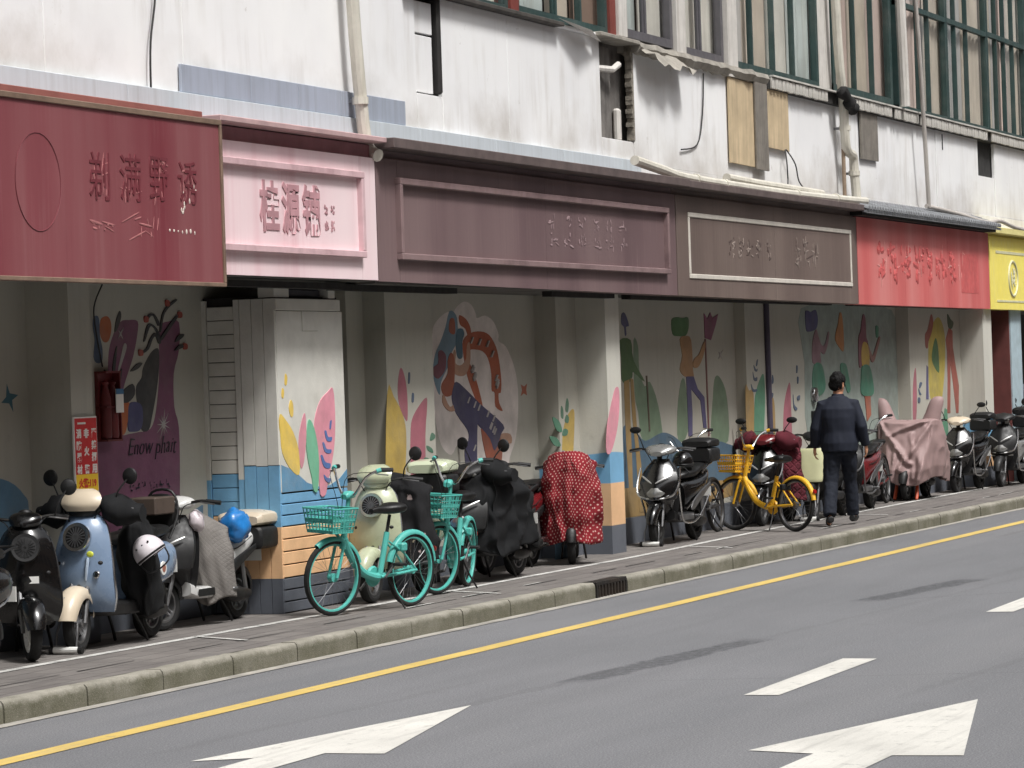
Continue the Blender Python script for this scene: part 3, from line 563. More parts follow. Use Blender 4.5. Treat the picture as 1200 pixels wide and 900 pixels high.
boxo('rear_wall', DARKIN, B, 47.75, 75, 12.9, 13.1, ZP-.02, 3.6); boxo('pillar', PBLUE, B, 56, 56.5, 11.0, 11.4, ZP-.02, ZT)
# soffit panels, uneven
random.seed(2)
for x0, x1, y0 in ((10, 21.8, 10.72), (21.8, 24.98, 10.93), (24.98, 28.6, 10.93), (28.6, 32.86, 10.93), (32.86, 36.5, 10.93), (36.5, 40.04, 10.93), (40.04, 47.3, 10.93), (47.3, 60, 10.93)):
    boxo('soffit_panel', SOFF, B, x0+.01, x1-.01, y0, 12.2 if x1 < 47 else 12.9, ZT+random.uniform(.0, .02), ZT+.06)
BEAM = mat('dark_beam', S(34, 32, 30), .9, var=.3)
for x0, x1, y in ((21.9, 24.6, 11.02), (24.6, 27.2, 11.1), (29.5, 31.3, 11.06), (31.9, 39.5, 11.1), (40.3, 46.8, 11.05)):
    boxo('soffit_beam', BEAM, B, x0, x1, y, y+.10, ZT-.05, ZT+.0)
# mural paint
PC = {'teal': (40, 108, 128), 'blue': (92, 142, 176), 'blued': (66, 104, 130), 'plum': (134, 66, 106), 'ink': (34, 34, 44), 'orange': (206, 104, 40), 'indigo': (66, 66, 124), 'slate': (70, 92, 124),
      'red': (176, 66, 50), 'pale': (196, 190, 186), 'ochre': (206, 172, 70), 'ochred': (178, 142, 78), 'rose': (186, 100, 118), 'green': (64, 130, 100), 'green2': (84, 150, 116), 'green3': (62, 140, 112),
      'cloudw': (214, 205, 199), 'sky': (126, 158, 178), 'skyd': (74, 120, 144), 'rust': (190, 88, 40), 'rust2': (180, 92, 60), 'rust3': (170, 78, 60), 'peach': (208, 160, 132), 'plum2': (140, 72, 92),
      'navy': (60, 56, 104), 'forest': (74, 112, 58), 'forest2': (64, 118, 58), 'forest3': (72, 92, 62), 'sage': (122, 148, 118), 'umber': (88, 66, 46), 'tan': (186, 140, 92), 'indigo2': (80, 74, 128),
      'maroon': (124, 66, 66), 'magenta': (142, 66, 104), 'aqua': (158, 172, 164), 'mauve': (150, 112, 124), 'mauve2': (150, 104, 96), 'amber': (198, 130, 62), 'lemon': (208, 186, 74),
      'pink': (212, 142, 156), 'mint': (112, 176, 144), 'yellow': (222, 190, 92), 'cobalt': (84, 112, 166)}
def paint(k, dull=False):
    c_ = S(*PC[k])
    if dull: c_ = tuple(.78*(.82*v_+.18*g_) for v_, g_ in zip(c_, (.30, .29, .26)))  # shade under the signs put into the colour of recessed murals
    return mat('mural_'+k+('_shaded' if dull else ''), c_, .75, var=.14, scale=5, dirt=(S(150, 146, 136) if not dull else S(112, 108, 100), .45), bump=.2, bscale=40)
def paint_poly(name, k, layer, pts, sm, y, parent, dull=False):
    if sm: pts = [(p.x, p.y) for p in spline([(a, b, 0) for a, b in pts], 3, True)]
    return MB().prism(pts, lambda a, b, d: (a, d, b), y-.0018*layer, y+.004).build(name, paint(k, dull), parent, smooth=0)
rank = {}
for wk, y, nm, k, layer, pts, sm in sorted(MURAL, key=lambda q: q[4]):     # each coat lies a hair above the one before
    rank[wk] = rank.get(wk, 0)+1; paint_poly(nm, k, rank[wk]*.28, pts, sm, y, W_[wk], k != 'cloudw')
paint_poly('painted_leaf', 'pink', 1, PIL[0][3], 1, 11.2, W_['P'])
INK = paint('ink')
for body, x, z, wd, hh in (('Enow phait', 22.78, 1.51, .78, .17),):
    text_mesh(body, 'painted_lettering', INK, W_['B'], facing_street(x, 11.893, z) @ Matrix(((1, .35, 0, 0), (0, 1, 0, 0), (0, 0, 1, 0), (0, 0, 0, 1))), .2, .002, fit=(wd, hh), bold=-.004)
    me_ = W_['B'].children[-1].data if 0 else bpy.data.objects['painted_lettering'].data
    for v_ in me_.vertices: v_.co.x += .010*noise.noise(Vector((v_.co.x*14, v_.co.z*14, 1))); v_.co.z += .014*noise.noise(Vector((v_.co.x*11, v_.co.z*9, 5)))
for x0, x1, z in ((22.45, 22.95, 1.11), (22.5, 23.1, .86)): boxo('painted_rule', INK, W_['B'], x0, x1, 11.893, 11.9, z, z+.008)
# small purple bottles on wall D skirting
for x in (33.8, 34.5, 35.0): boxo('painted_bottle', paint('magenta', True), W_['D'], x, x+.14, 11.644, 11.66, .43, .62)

# ---- upper floor cladding
CLAD = mat('dirty_white_cladding', S(238, 238, 238), .6, var=.04, scale=.7, streak=(S(206, 200, 192), .3, 1.6), dirt=(S(212, 206, 198), .5), bump=.06, bscale=8)
STRIP = mat('grey_blue_flashing', S(196, 204, 210), .5, var=.06, scale=2, streak=(S(130, 128, 122), .4, 5))
STRIP2 = mat('blue_grey_panel', S(160, 168, 182), .5, var=.08, scale=2, streak=(S(118, 118, 120), .5, 5))
TRIM = mat('brown_trim', S(96, 84, 82), .6, var=.2, dirt=(S(60, 56, 54), .5))
YW = 11.12
t = NT('dirty_white_render'); o = t.map(); s3 = t.n('ShaderNodeSeparateXYZ'); t.l(o, s3.inputs[0])
c = t.mix(t.rng(t.noise(o, .7, 5), .3, .7), S(228, 228, 229), S(241, 241, 240))
f = t.math('MULTIPLY', t.rng(t.noise(t.map((2.2, 2.2, .3)), 2.5, 6, .6), .48, .72), t.rng(t.noise(t.map((.5, .5, .6), (3, 1, 7)), 2, 4), .4, .65)); c = t.mix(t.math('MULTIPLY', f, .55), c, S(186, 180, 172))
f = t.math('MULTIPLY', t.rng(t.math('ADD', s3.outputs[2], t.rng(t.noise(o, 1.6, 6, .7), .3, .7, -.22, .22)), 4.62, 4.15), t.rng(t.noise(t.map((1, 1, 1), (9, 2, 5)), 1.1, 5), .38, .62)); c = t.mix(t.math('MULTIPLY', f, .6), c, S(176, 169, 160))
f = t.rng(t.noise(t.map((1, 1, 1), (2, 8, 3)), 3.2, 9, .75), .64, .70); c = t.mix(t.math('MULTIPLY', f, .5), c, S(168, 162, 154))
t.l(c, t.b.inputs['Base Color']); t.b.inputs['Roughness'].default_value = .65; t.bump(t.noise(o, 6, 6, .6), .12, .01)
CLAD = t.m
cuts = [(12, 16.5), (16.5, 19.9), (19.9, 22.0), (22.0, 26.49), (27.07, 28.7), (28.7, 31.27), (32.24, 34.4), (34.4, 37.0), (37.0, 40.1), (40.1, 42.9), (42.9, 45.2), (45.2, 47.75), (48.85, 51.5), (51.5, 56), (56, 62), (62, 72)]
random.seed(5)
for x0, x1 in cuts:
    j = random.uniform(-.006, .006)
    boxo('cladding_panel', CLAD, B, x0+.004, x1-.004, YW+j, YW+.05, 4.14, 5.36 if x1 > 26 else 6.3, .006)
for x0, x1 in ((26.49, 27.07), (31.27, 32.24)): boxo('cladding_panel', CLAD, B, x0+.003, x1-.003, YW+.004, YW+.05, 4.14, 4.36 if x0 > 30 else 4.48, .004)
boxo('cladding_panel', CLAD, B, 26.53, 26.93, YW+.035, YW+.08, 4.5, 5.0, .004); boxo('cladding_panel', CLAD, B, 26.53, 26.93, YW+.03, YW+.08, 5.02, 5.3, .004)
boxo('cladding_panel', CLAD, B, 47.76, 48.84, YW+.01, YW+.05, 4.14, 4.72)
OLDW = mat('old_brown_wall', S(108, 104, 100), .9, var=.3, scale=5, streak=(S(52, 48, 46), .8, 5), bump=.5, bscale=20)
boxo('inner_wall', OLDW, B, 12, 72, YW+.14, YW+.3, ZT+.06, 5.36)
# ragged edge of broken render beside the gap
random.seed(9)
m = MB()
for i in range(22):
    z = 4.38+i*.046; a = random.uniform(.02, .07)
    m.box(32.235-a, 32.25, YW-.012, YW+.06, z, z+.045)
m.build('broken_edge', mat('broken_render', S(128, 122, 112), .95, var=.35, scale=14, bump=.6), B, smooth=0)
CREAMPIPE = mat('cream_pipe', S(206, 202, 190), .5, var=.08, streak=(S(150, 142, 126), .5, 8), dirt=(S(150, 144, 132), .4))
# flashing courses
xs = [12, 15.8, 18.4, 21.0, 23.95, 26.4, 28.2, 30.0, 31.7, 32.3]
for a, b in zip(xs[:-1], xs[1:]): boxo('flashing_panel', STRIP, B, a+.004, b-.004, YW-.05, YW-.002, 3.99, 4.165, .004)
xs = [32.3, 35, 38, 41, 44, 47.2, 51, 56, 64]
for a, b in zip(xs[:-1], xs[1:]): boxo('flashing_panel', CLAD, B, a+.004, b-.004, YW-.012, YW-.003, 3.92, 4.14, .003)
for a, b in ((21.89, 23.08), (23.08, 23.96), (23.96, 24.78), (24.78, 26.14)): boxo('flashing_panel', STRIP2, B, a+.004, b-.004, YW-.03, YW-.007, 4.17, 4.38, .004)
# sill course and its tiles
SILLM = mat('sill_concrete', S(150, 145, 136), .9, var=.25, scale=6, bump=.6, bscale=25, dirt=(S(84, 80, 74), .7))
boxo('sill', mat('dark_sill', S(70, 66, 62), .8, var=.3), B, 26.2, 30.0, YW-.10, YW+.2, 5.36, 5.40, .006)
boxo('sill', CLAD, B, 30.0, 31.0, YW-.06, YW+.2, 5.36, 5.39, .006); boxo('sill', SILLM, B, 31.0, 32.2, YW-.12, YW+.2, 5.36, 5.40, .006)
m = MB(); random.seed(12)
rings = []
for i in range(60):
    x = 32.2+i*(36.9-32.2)/59; d = .10+.05*noise.noise(Vector((x*3, 1, 1))); zb = 5.29+.04*noise.noise(Vector((x*4.3, 2, 1))); zt = 5.40+.015*noise.noise(Vector((x*3, 5, 2)))
    rings.append([Vector((x, YW+.2, zb)), Vector((x, YW-d*.6, zb-.01)), Vector((x, YW-d, (zb+zt)/2)), Vector((x, YW-d*.8, zt)), Vector((x, YW+.2, zt))])
m.loft(rings).build('broken_sill', SILLM, B, smooth=40)
boxo('sill', BEAM, B, 36.9, 72, YW-.06, YW+.2, 5.24, 5.385)
TILE = mat('white_tile', S(206, 203, 196), .35, var=.1, scale=3, dirt=(S(120, 112, 100), .6))
t0 = None; random.seed(21); x = 37.0
while x < 54:
    if random.random() > .06 and not (39.4 < x < 40.2) and not (48.0 < x < 48.25):
        if t0 is None: o = t0 = MB().box(0, .112, 0, .03, 0, .13).build('tile', TILE, B, bevel=.006)
        else: o = dup(t0, 'tile', B)
        o.location = (x, YW-.092+random.uniform(-.004, .004), 5.245+random.uniform(-.006, .004))
    x += .142
boxo('sill_cap', TILE, B, 37.0, 72, YW-.11, YW-.06, 5.385, 5.405)
# ---- windows
def glassmat():
    t = NT('window_glass'); o = t.map(); b = t.b
    tr = t.n('ShaderNodeBsdfTransparent'); tr.inputs[0].default_value = (.97, .98, .98, 1); gl = t.n('ShaderNodeBsdfGlossy'); gl.inputs['Roughness'].default_value = .03; gl.inputs[0].default_value = (.9, .92, .92, 1)
    lw = t.n('ShaderNodeLayerWeight'); lw.inputs[0].default_value = .28
    mx = t.n('ShaderNodeMixShader'); t.l(t.rng(lw.outputs['Fresnel'], 0, 1, 0.05, .44), mx.inputs[0]); t.l(tr.outputs[0], mx.inputs[1]); t.l(gl.outputs[0], mx.inputs[2])
    bp = t.n('ShaderNodeBump'); bp.inputs['Strength'].default_value = .06; bp.inputs['Distance'].default_value = .02; t.l(t.noise(o, 2.5, 2), bp.inputs['Height']); t.l(bp.outputs[0], gl.inputs['Normal'])
    t.l(mx.outputs[0], t.t.nodes['Material Output'].inputs[0]); return t.m
GLASS = glassmat()
GREENF = mat('green_window_frame', S(46, 68, 66), .5, var=.15, dirt=(S(110, 112, 108), .35)); GREYF = mat('grey_window_frame', S(92, 90, 94), .45, var=.12)
REDPOST = mat('red_brown_post', S(120, 58, 50), .6, var=.15); WHITEPOST = mat('white_post', S(206, 202, 196), .6, var=.1, streak=(S(140, 130, 118), .6, 8))
REFL_CURT = [mat('reflection_curtain_'+n_, S(*c_), .9, var=.15, scale=1.5, streak=(S(150, 134, 116), .35, 4)) for n_, c_ in (('beige', (212, 200, 184)), ('pink', (206, 186, 176)), ('cream', (226, 222, 212)), ('brown', (146, 122, 108)), ('green', (204, 212, 208)), ('grey', (194, 190, 186)))]  # curtain tones imitate the facade reflected in the panes
YG = YW+.02
def window(x0, x1, z0, z1, mull, fm, refl_curt, transom=None, fw_=.05, rowsash=()):
    m = MB(); y0, y1 = YG-.03, YG+.05
    m.box(x0, x1, y0, y1, z0, z0+fw_); m.box(x0, x1, y0, y1, z1-fw_, z1); m.box(x0, x0+fw_, y0-.001, y1+.001, z0, z1); m.box(x1-fw_, x1, y0-.001, y1+.001, z0, z1)
    for xm in mull: m.box(xm-.022, xm+.022, y0+.006, y1-.01, z0+.01, z1-.01)
    if transom: m.box(x0, x1, y0-.006, y1-.02, transom-.035, transom+.035)
    f = m.build('window', fm, B, smooth=0)
    cx = [x0+.02]+list(mull)+[x1-.02]
    rows = [(z0+.02, z1-.02)] if not transom else [(z0+.02, transom), (transom, z1-.02)]
    for i, (a, b) in enumerate(zip(cx[:-1], cx[1:])):
        for (za, zb) in rows:
            sash = .028; yy = YG+.008+(.02 if i % 2 else 0)
            q = MB().add([(a+.01, yy, za), (b-.01, yy, za), (b-.01, yy, zb), (a+.01, yy, zb)], [(0, 1, 2, 3)]).build('pane', GLASS, f, smooth=0)
            if (i % 2 == 0) and b-a > .3 and x1 < 36:
                s_ = MB()
                for (p0, p1, r0, r1) in ((a+.02, a+.02+sash, za, zb), (b-.02-sash, b-.02, za, zb), (a+.02, b-.02, za, za+sash*1.4), (a+.02, b-.02, zb-sash*1.4, zb)): s_.box(p0, p1, yy-.01, yy+.014, r0, r1)
                s_.build('sash', fm, f, smooth=0)
    # curtain added behind panes, one pleated strip per bay; its tan imitates street reflections
    for i, (a, b) in enumerate(zip(cx[:-1], cx[1:])):
        cm = REFL_CURT[(refl_curt[i % len(refl_curt)])]; rings = []
        n_ = max(6, int((b-a)/.06)); m = MB(); vv = []
        for k in range(n_+1):
            xx = a+(b-a)*k/n_; yy = YG+.10+.025*math.sin(xx*26+i)+.02*noise.noise(Vector((xx*3, i, 1)))
            vv += [(xx, yy, z0), (xx, yy, z1)]
        m.add(vv, [(2*k, 2*k+2, 2*k+3, 2*k+1) for k in range(n_)]).build('reflection_curtain', cm, f)
    return f
ZW0, ZW1 = 5.40, 7.9
window(26.2, 28.72, ZW0, ZW1, (27.1, 27.9), GREENF, (2, 0, 2)); boxo('post', REDPOST, B, 28.72, 28.93, YG-.06, YG+.2, ZW0-.02, ZW1)
window(28.94, 31.5, ZW0+.0, ZW1, (30.04, 30.74), GREENF, (4, 0, 3), fw_=.08); boxo('post', REDPOST, B, 31.5, 31.68, YG-.06, YG+.2, ZW0, ZW1); boxo('post', WHITEPOST, B, 31.69, 31.95, YG-.09, YG+.2, ZW0+.02, ZW1)
window(31.97, 33.6, ZW0+.04, ZW1, (32.74,), GREYF, (4, 2), fw_=.09); boxo('post', WHITEPOST, B, 33.62, 33.94, YG-.07, YG+.2, ZW0, ZW1)
window(33.95, 35.4, ZW0+.02, ZW1, (34.61,), GREYF, (2, 2), fw_=.08); boxo('post', WHITEPOST, B, 35.42, 35.78, YG-.08, YG+.2, ZW0-.12, ZW1)
window(35.8, 39.3, ZW0, ZW1, (36.55, 37.43, 38.26), GREENF, (5, 0, 2, 4), fw_=.09)
boxo('post', WHITEPOST, B, 39.34, 39.9, YG-.02, YG+.2, ZW0, ZW1)
window(39.95, 42.9, ZW0, ZW1, (41.07, 41.96), GREENF, (1, 0, 1), fw_=.12)
window(43.2, 46.0, ZW0, ZW1, (43.75, 44.43, 45.01), GREENF, (1, 1, 1, 0), transom=6.85, fw_=.07)
window(46.02, 48.55, ZW0, ZW1, (46.6, 47.33), GREENF, (5, 5, 0), transom=6.86, fw_=.07)
window(48.57, 51.2, ZW0, ZW1, (49.23, 49.8, 50.4), GREENF, (0, 5, 1, 0), transom=6.88, fw_=.07)
window(51.22, 54.2, ZW0, ZW1, (52.0, 52.7, 53.4), GREENF, (2, 5, 0, 5), transom=6.88, fw_=.07); window(54.22, 57.2, ZW0, ZW1, (55, 55.7, 56.4), GREENF, (2, 5, 0, 5), transom=6.88, fw_=.07)
boxo('upper_wall', CLAD, B, 12, 72, YW-.02, YW+.4, 7.92, 11); boxo('upper_wall', CLAD, B, 12, 26.18, YW+.05, YW+.4, 5.4, 7.9); boxo('upper_wall', CLAD, B, 57.25, 72, YW, YW+.4, 5.41, 7.9)
boxo('room_back', DARKIN, B, 26.2, 57.2, YW+.6, YW+.8, 5.3, 7.9)
boxo('roof', mat('roof_felt', S(80, 78, 76), .9), B, 12, 72, YW-.1, 20, 11, 11.2)
boxo('end_wall', CLAD, B, 11.9, 12, YW, 20, ZP-.02, 11); boxo('end_wall', CLAD, B, 72, 72.1, YW, 20, ZP-.02, 11)
boxo('rear_wall', CLAD, B, 12, 72, 19.8, 20, ZP-.02, 11)
PLY = mat('weathered_plywood', S(192, 172, 140), .8, var=.18, scale=3, streak=(S(140, 126, 106), .7, 4)); GREYW = mat('grey_weathered_plank', S(122, 116, 108), .9, var=.2, streak=(S(70, 66, 62), .8, 14), bump=.4)
def board(x0, x1, z0, z1, mt, tilt, label, y=YW-.03):
    o = MB().box(-(x1-x0)/2, (x1-x0)/2, -.012, .012, -(z1-z0)/2, (z1-z0)/2).build('wooden_board', mt, smooth=0, bevel=.003)
    o.location = ((x0+x1)/2, y, (z0+z1)/2); o.rotation_euler = (0, tilt, 0); tag(o, label, 'board', 'boards fixed over holes in the cladding')
board(35.45, 36.45, 4.3, 5.27, PLY, .01, 'large tan plywood board fixed over a gap in the cladding'); board(36.36, 36.84, 4.27, 5.28, GREYW, 0, 'grey weathered plank overlapping the large tan plywood board', YW-.06)
board(36.93, 37.78, 4.55, 5.27, PLY, .01, 'short pale plywood board with loose wires under it', YW-.035); board(41.08, 41.92, 4.63, 5.25, GREYW, -.01, 'grey rotten plank board below the tiled sill beside the white downpipe')
boxo('gap_pipe', mat('black_pipe', S(34, 32, 31), .6, var=.3), B, 26.97, 27.04, YW-.02, YW+.12, 4.5, 5.36, .02); boxo('gap_pipe', WHITEPOST, B, 31.95, 32.05, YW+.06, YW+.13, 4.36, 4.7, .02)
boxo('gap_pipe', OLDW, B, 31.35, 31.75, YW+.07, YW+.13, 4.36, 5.3); MB().tube([(31.2, YW+.06, 5.06), (31.55, YW-.03, 5.06), (31.66, YW-.06, 5.12)], .035).build('gap_pipe', WHITEPOST, B)
boxo('dark_gap', DARKIN, B, 47.76, 48.84, YW+.06, YW+.1, 4.7, 5.24); boxo('wall_crack', BEAM, B, 45.55, 45.6, YW-.01, YW+.03, 4.98, 5.2)
# torn flashing under the grey window
m = MB(); random.seed(3); vv = []
for i in range(10):
    x = 32.3+i*.16
    for j in range(3): vv.append((x, YW-.02-.11*j+random.uniform(-.03, .02), 5.36-.04*j-random.uniform(0, .07)*j))
m.add(vv, [(3*i+j, 3*i+j+1, 3*i+j+4, 3*i+j+3) for i in range(9) for j in range(2)]).build('torn_flashing', SILLM, B)
m = MB(); m.add([(29.9, YW-.07, 5.44), (30.5, YW-.2, 5.36), (31.1, YW-.08, 5.30), (30.4, YW-.01, 5.42)], [(0, 1, 2, 3)]).build('torn_flashing', WHITEPOST, B)
# ---- the building across the street (its facade shows in the window panes)
OB = wroot('opposite_building', (30, -8, 0)); tag(OB, 'tan four storey building across the street, reflected in the green-framed windows', 'building')
OBM = mat('tan_facade', S(158, 132, 114), .85, var=.1, scale=.6, streak=(S(120, 100, 88), .5, 2)); OBG = mat('dark_window_glass', S(60, 66, 70), .12, var=.2)
boxo('wall', OBM, OB, -40, 110, -14, -6.5, -.04, 13.5); boxo('parapet', OBM, OB, -40.2, 110.2, -14.2, -6.3, 13.5, 14.2)
w0 = None
for f_ in range(4):
    for k_ in range(24):
        if w0 is None: o = w0 = MB().box(0, 2.2, -.08, .05, 0, 1.7).build('window', OBG, OB, smooth=0)
        else: o = dup(w0, 'window', OB)
        o.location = (-8+k_*3.6, -6.5, 1.2+f_*3.2); o['w'] = 1
# ---- pipes and cables on the upper wall
def pipe(name, label, pts, r, mt, sub=3, cat='pipe', clips=()):
    root = MB().tube(spline(pts, sub), r, 10).build(name, mt); tag(root, label, cat)
    for (x, y, z, d) in clips:
        MB().tube([(x, y, z-.03), (x, y, z+.03)] if d == 'v' else [(x-.03, y, z), (x+.03, y, z)], r*1.22, 10).build('collar', mt, root)
        MB().box(x-.02, x+.02, y, YW, z-.015, z+.015).build('bracket', STEEL, root, smooth=0)
    return root
pipe('downpipe', 'cream plastic downpipe running down to the pink shop sign', [(24.83, 10.99, 6.2), (24.86, 10.99, 5.1), (24.96, 10.99, 4.3), (25.0, 10.98, 4.0), (25.01, 10.93, 3.88), (24.98, 10.86, 3.84)], .055, CREAMPIPE, clips=((24.95, 10.99, 4.3, 'v'),))
pipe('drain_pipe', 'long cream drain pipe lying along the top of the brown sign', [(31.6, 10.9, 4.13), (32.3, 10.84, 4.06), (33.0, 10.84, 4.015), (35, 10.84, 4.0), (37.2, 10.84, 4.0), (39.95, 10.84, 4.03), (40.35, 10.86, 4.045)], .052, CREAMPIPE, clips=((33.4, 10.84, 4.01, 'h'), (34.4, 10.84, 4.0, 'h'), (37.2, 10.84, 4.0, 'h'), (38.9, 10.84, 4.02, 'h')))
pipe('drain_pipe', 'short cream drain pipe resting above the long one', [(34.85, 10.95, 4.10), (36, 10.95, 4.085), (37.4, 10.95, 4.08), (38.6, 10.93, 4.07)], .05, CREAMPIPE)
pipe('downpipe', 'white downpipe with an offset elbow between the green windows', [(39.62, 10.98, 7.9), (39.75, 10.98, 6.0), (39.9, 10.98, 5.35), (39.95, 10.98, 4.8), (40.05, 10.98, 4.66), (40.28, 10.98, 4.62), (40.32, 10.98, 4.45), (40.32, 10.96, 4.06)], .06, CREAMPIPE, clips=((39.95, 10.98, 4.95, 'v'), (40.32, 10.98, 4.4, 'v')))
pipe('downpipe', 'thin loose grey pipe leaning across the red-lettered window', [(43.4, 10.93, 7.8), (43.72, 10.93, 6.0), (44.06, 10.96, 4.1)], .03, mat('grey_pipe', S(176, 170, 164), .6, var=.12))
pipe('downpipe', 'white pipe standing in front of the green window post', [(42.86, 10.98, 7.9), (43.02, 10.98, 5.42)], .07, WHITEPOST)
pipe('downpipe', 'thin rusty pipe beside the white downpipe under the sill', [(39.98, 11.02, 5.3), (39.98, 11.02, 4.1)], .025, mat('rusty_pipe', S(140, 122, 104), .8, var=.25))
pipe('black_rag', 'black torn cloth hanging on the white downpipe at the sill', [(39.7, 10.97, 5.42), (39.8, 10.88, 5.3), (39.95, 10.9, 5.2), (40.15, 10.88, 5.22)], [.05+.04*((i*5) % 3)/2 for i in range(10)], mat('black_cloth', S(26, 25, 25), .95, var=.3), cat='rag')
CABLE = mat('black_cable', S(38, 37, 37), .6, var=.1)
for lab, pts in (('thin black cable hanging down the plain cladding above the maroon sign', [(21.5, 11.08, 6.0), (21.52, 11.08, 5.0), (21.4, 11.08, 4.5), (21.38, 11.08, 4.15)]),
                 ('thin cable curling down beside the large plywood board', [(34.6, 11.1, 5.25), (34.52, 11.1, 4.8), (34.3, 11.1, 4.45), (33.7, 11.09, 4.36)]),
                 ('loose wires dangling below the short pale plywood board', [(37.6, 11.06, 4.56), (37.85, 11.03, 4.4), (38.1, 11.06, 4.2), (38.4, 11.03, 4.08)]),
                 ('loose wire hanging beside the dangling wires to the drain pipe', [(37.55, 11.06, 4.56), (37.5, 11.03, 4.4), (37.62, 11.06, 4.22), (37.5, 11.03, 4.08)])):
    pipe('cable', lab, pts, .008, CABLE, 5, 'cable')
pipe('cable', 'grey cable running along the tiled canopy to the yellow sign', [(44.0, 10.98, 4.12), (45.5, 10.9, 4.06), (46.8, 10.8, 3.98), (47.6, 10.78, 4.02), (49, 10.8, 3.95), (53, 10.85, 3.9)], .03, mat('grey_pipe', S(176, 170, 164), .6), 5, 'cable')
pipe('conduit', 'dark purple conduit pipe running down the mural wall', [(37.98, 11.49, 2.77), (37.98, 11.49, 1.3), (38.0, 11.49, .2)], .035, mat('purple_conduit', S(72, 66, 82), .6, var=.2))
# ================================================================== SIGNBOARDS
def scrape(parent, name, cells, y, mt, seed, n=9, wid=.012, depth=.004):
    """glue residue of removed letters: broken strokes inside each letter cell"""
    random.seed(seed)
    for (x0, x1, z0, z1) in cells:
        m = MB(); wx, wz = x1-x0, z1-z0
        for i in range(n):
            horiz = random.random() < .4
            cx, cz = random.uniform(x0+.12*wx, x1-.12*wx), random.uniform(z0+.1*wz, z1-.1*wz)
            L = random.uniform(.12, .45)*(wx if horiz else wz); a = random.uniform(-.35, .35)+(0 if horiz else math.pi/2)
            dx, dz = math.cos(a)*L/2, math.sin(a)*L/2; k = random.uniform(.6, 1.4)*wid
            m.tube(spline([(cx-dx, y, cz-dz), (cx+random.uniform(-.2, .2)*wid*3, y, cz), (cx+dx, y, cz+dz)], 3), [k*.35, k*.8, k, k*.9, k*1.1, k*.7, k*.3], 5)
        for v in m.v: v.y = y-(y-v.y)*.3 if v.y < y else y+.001
        tag(m.build(name, mt, parent, smooth=0), kind='stuff')     # too fine to tell apart stroke by stroke
def signboard(name, label, x0, x1, z0, z1, y0, mt, seams=(), cornice=None, depth=.2, slope=0):
    s_ = wroot(name, ((x0+x1)/2, y0+.1, z0)); tag(s_, label, 'sign')
    xs = [x0]+list(seams)+[x1]
    for a, b in zip(xs[:-1], xs[1:]):
        za, zb = z0+slope*(a-x0), z0+slope*(b-x0)
        m = MB(); g = .002
        m.add([(a+g, y0, za), (b-g, y0, zb), (b-g, y0, z1), (a+g, y0, z1), (a+g, y0+depth, za), (b-g, y0+depth, zb), (b-g, y0+depth, z1), (a+g, y0+depth, z1)],
              [(0, 1, 2, 3), (4, 7, 6, 5), (0, 4, 5, 1), (3, 2, 6, 7), (0, 3, 7, 4), (1, 5, 6, 2)])
        m.build('face_panel', mt, s_, smooth=0)
    if cornice: 
        cm, cz0, cz1, cy = cornice
        boxo('cornice', cm, s_, x0+.002, x1-.002, cy, y0+depth, cz0, cz1, .006)
    return s_
def frame(parent, x0, x1, z0, z1, y, wd, dp, mt, nm='moulding'):
    for (a, b, c, d) in ((x0, x1, z1-wd, z1), (x0, x1, z0, z0+wd)): boxo(nm, mt, parent, a, b, y-dp, y+.01, c, d, .006)
    for (a, b) in ((x0, x0+wd), (x1-wd, x1)): boxo(nm, mt, parent, a, b, y-dp+.002, y+.01, z0+wd, z1-wd, .006)

def faded(name, base, fade, dark, band=1.0, k=1.0):
    """sun-bleached sign sheet: broad upright bands, thin drips and blotches"""
    t = NT(name); o = t.map(); c = t.mix(t.rng(t.noise(o, .9, 5), .3, .7), scl(base, .9), scl(base, 1.06))
    bnd = t.noise(t.map((band, band, .06)), 1.5, 3, .5); c = t.mix(t.math('MULTIPLY', t.rng(bnd, .42, .68), .75*k), c, fade); c = t.mix(t.math('MULTIPLY', t.rng(bnd, .46, .28), .55*k), c, dark)
    dr_ = t.math('MULTIPLY', t.rng(t.noise(t.map((7, 7, .18)), 3, 6, .65), .5, .72), t.rng(t.noise(t.map((.7, .7, .9), (4, 4, 1)), 2, 3), .35, .65)); c = t.mix(t.math('MULTIPLY', dr_, .8*k), c, fade)
    dk = t.math('MULTIPLY', t.rng(t.noise(t.map((9, 9, .25), (5, 1, 2)), 3, 6, .65), .55, .75), t.rng(t.noise(t.map((1, 1, 1), (1, 6, 8)), 1.2, 4), .45, .65)); c = t.mix(t.math('MULTIPLY', dk, .6*k), c, dark)
    t.l(c, t.b.inputs['Base Color']); t.b.inputs['Roughness'].default_value = .55; t.bump(t.noise(o, 3, 4), .08, .01); MATS[name] = t.m; return t.m
MAR = mat('unused_maroon', S(132, 62, 70), .55, var=.12, scale=1.5, streak=(S(158, 104, 108), .9, 9), dirt=(S(152, 92, 98), .5))
MAR = faded('faded_maroon_panel', S(122, 52, 61), S(146, 100, 101), S(102, 38, 47), 1.1, .65)
EDGE = mat('tarnished_edge_strip', S(142, 120, 104), .5, .3, var=.2, dirt=(S(80, 66, 60), .6))
s_ = signboard('maroon_shop_sign', 'large faded maroon shop sign with ghost lettering and an oval mark', 12, 21.7, 2.715, 3.90, 10.70, MAR, depth=.26)
for a in ((12, 21.72, 10.685, 10.72, 2.70, 2.73), (12, 21.72, 10.685, 10.72, 3.885, 3.925), (21.69, 21.722, 10.684, 10.96, 2.73, 3.885)): boxo('edge_strip', EDGE, s_, *a, .004)
boxo('cornice', mat('red_cap_strip', S(146, 92, 84), .6, var=.15), s_, 12, 21.6, 10.78, 11.05, 3.925, 3.985, .004)
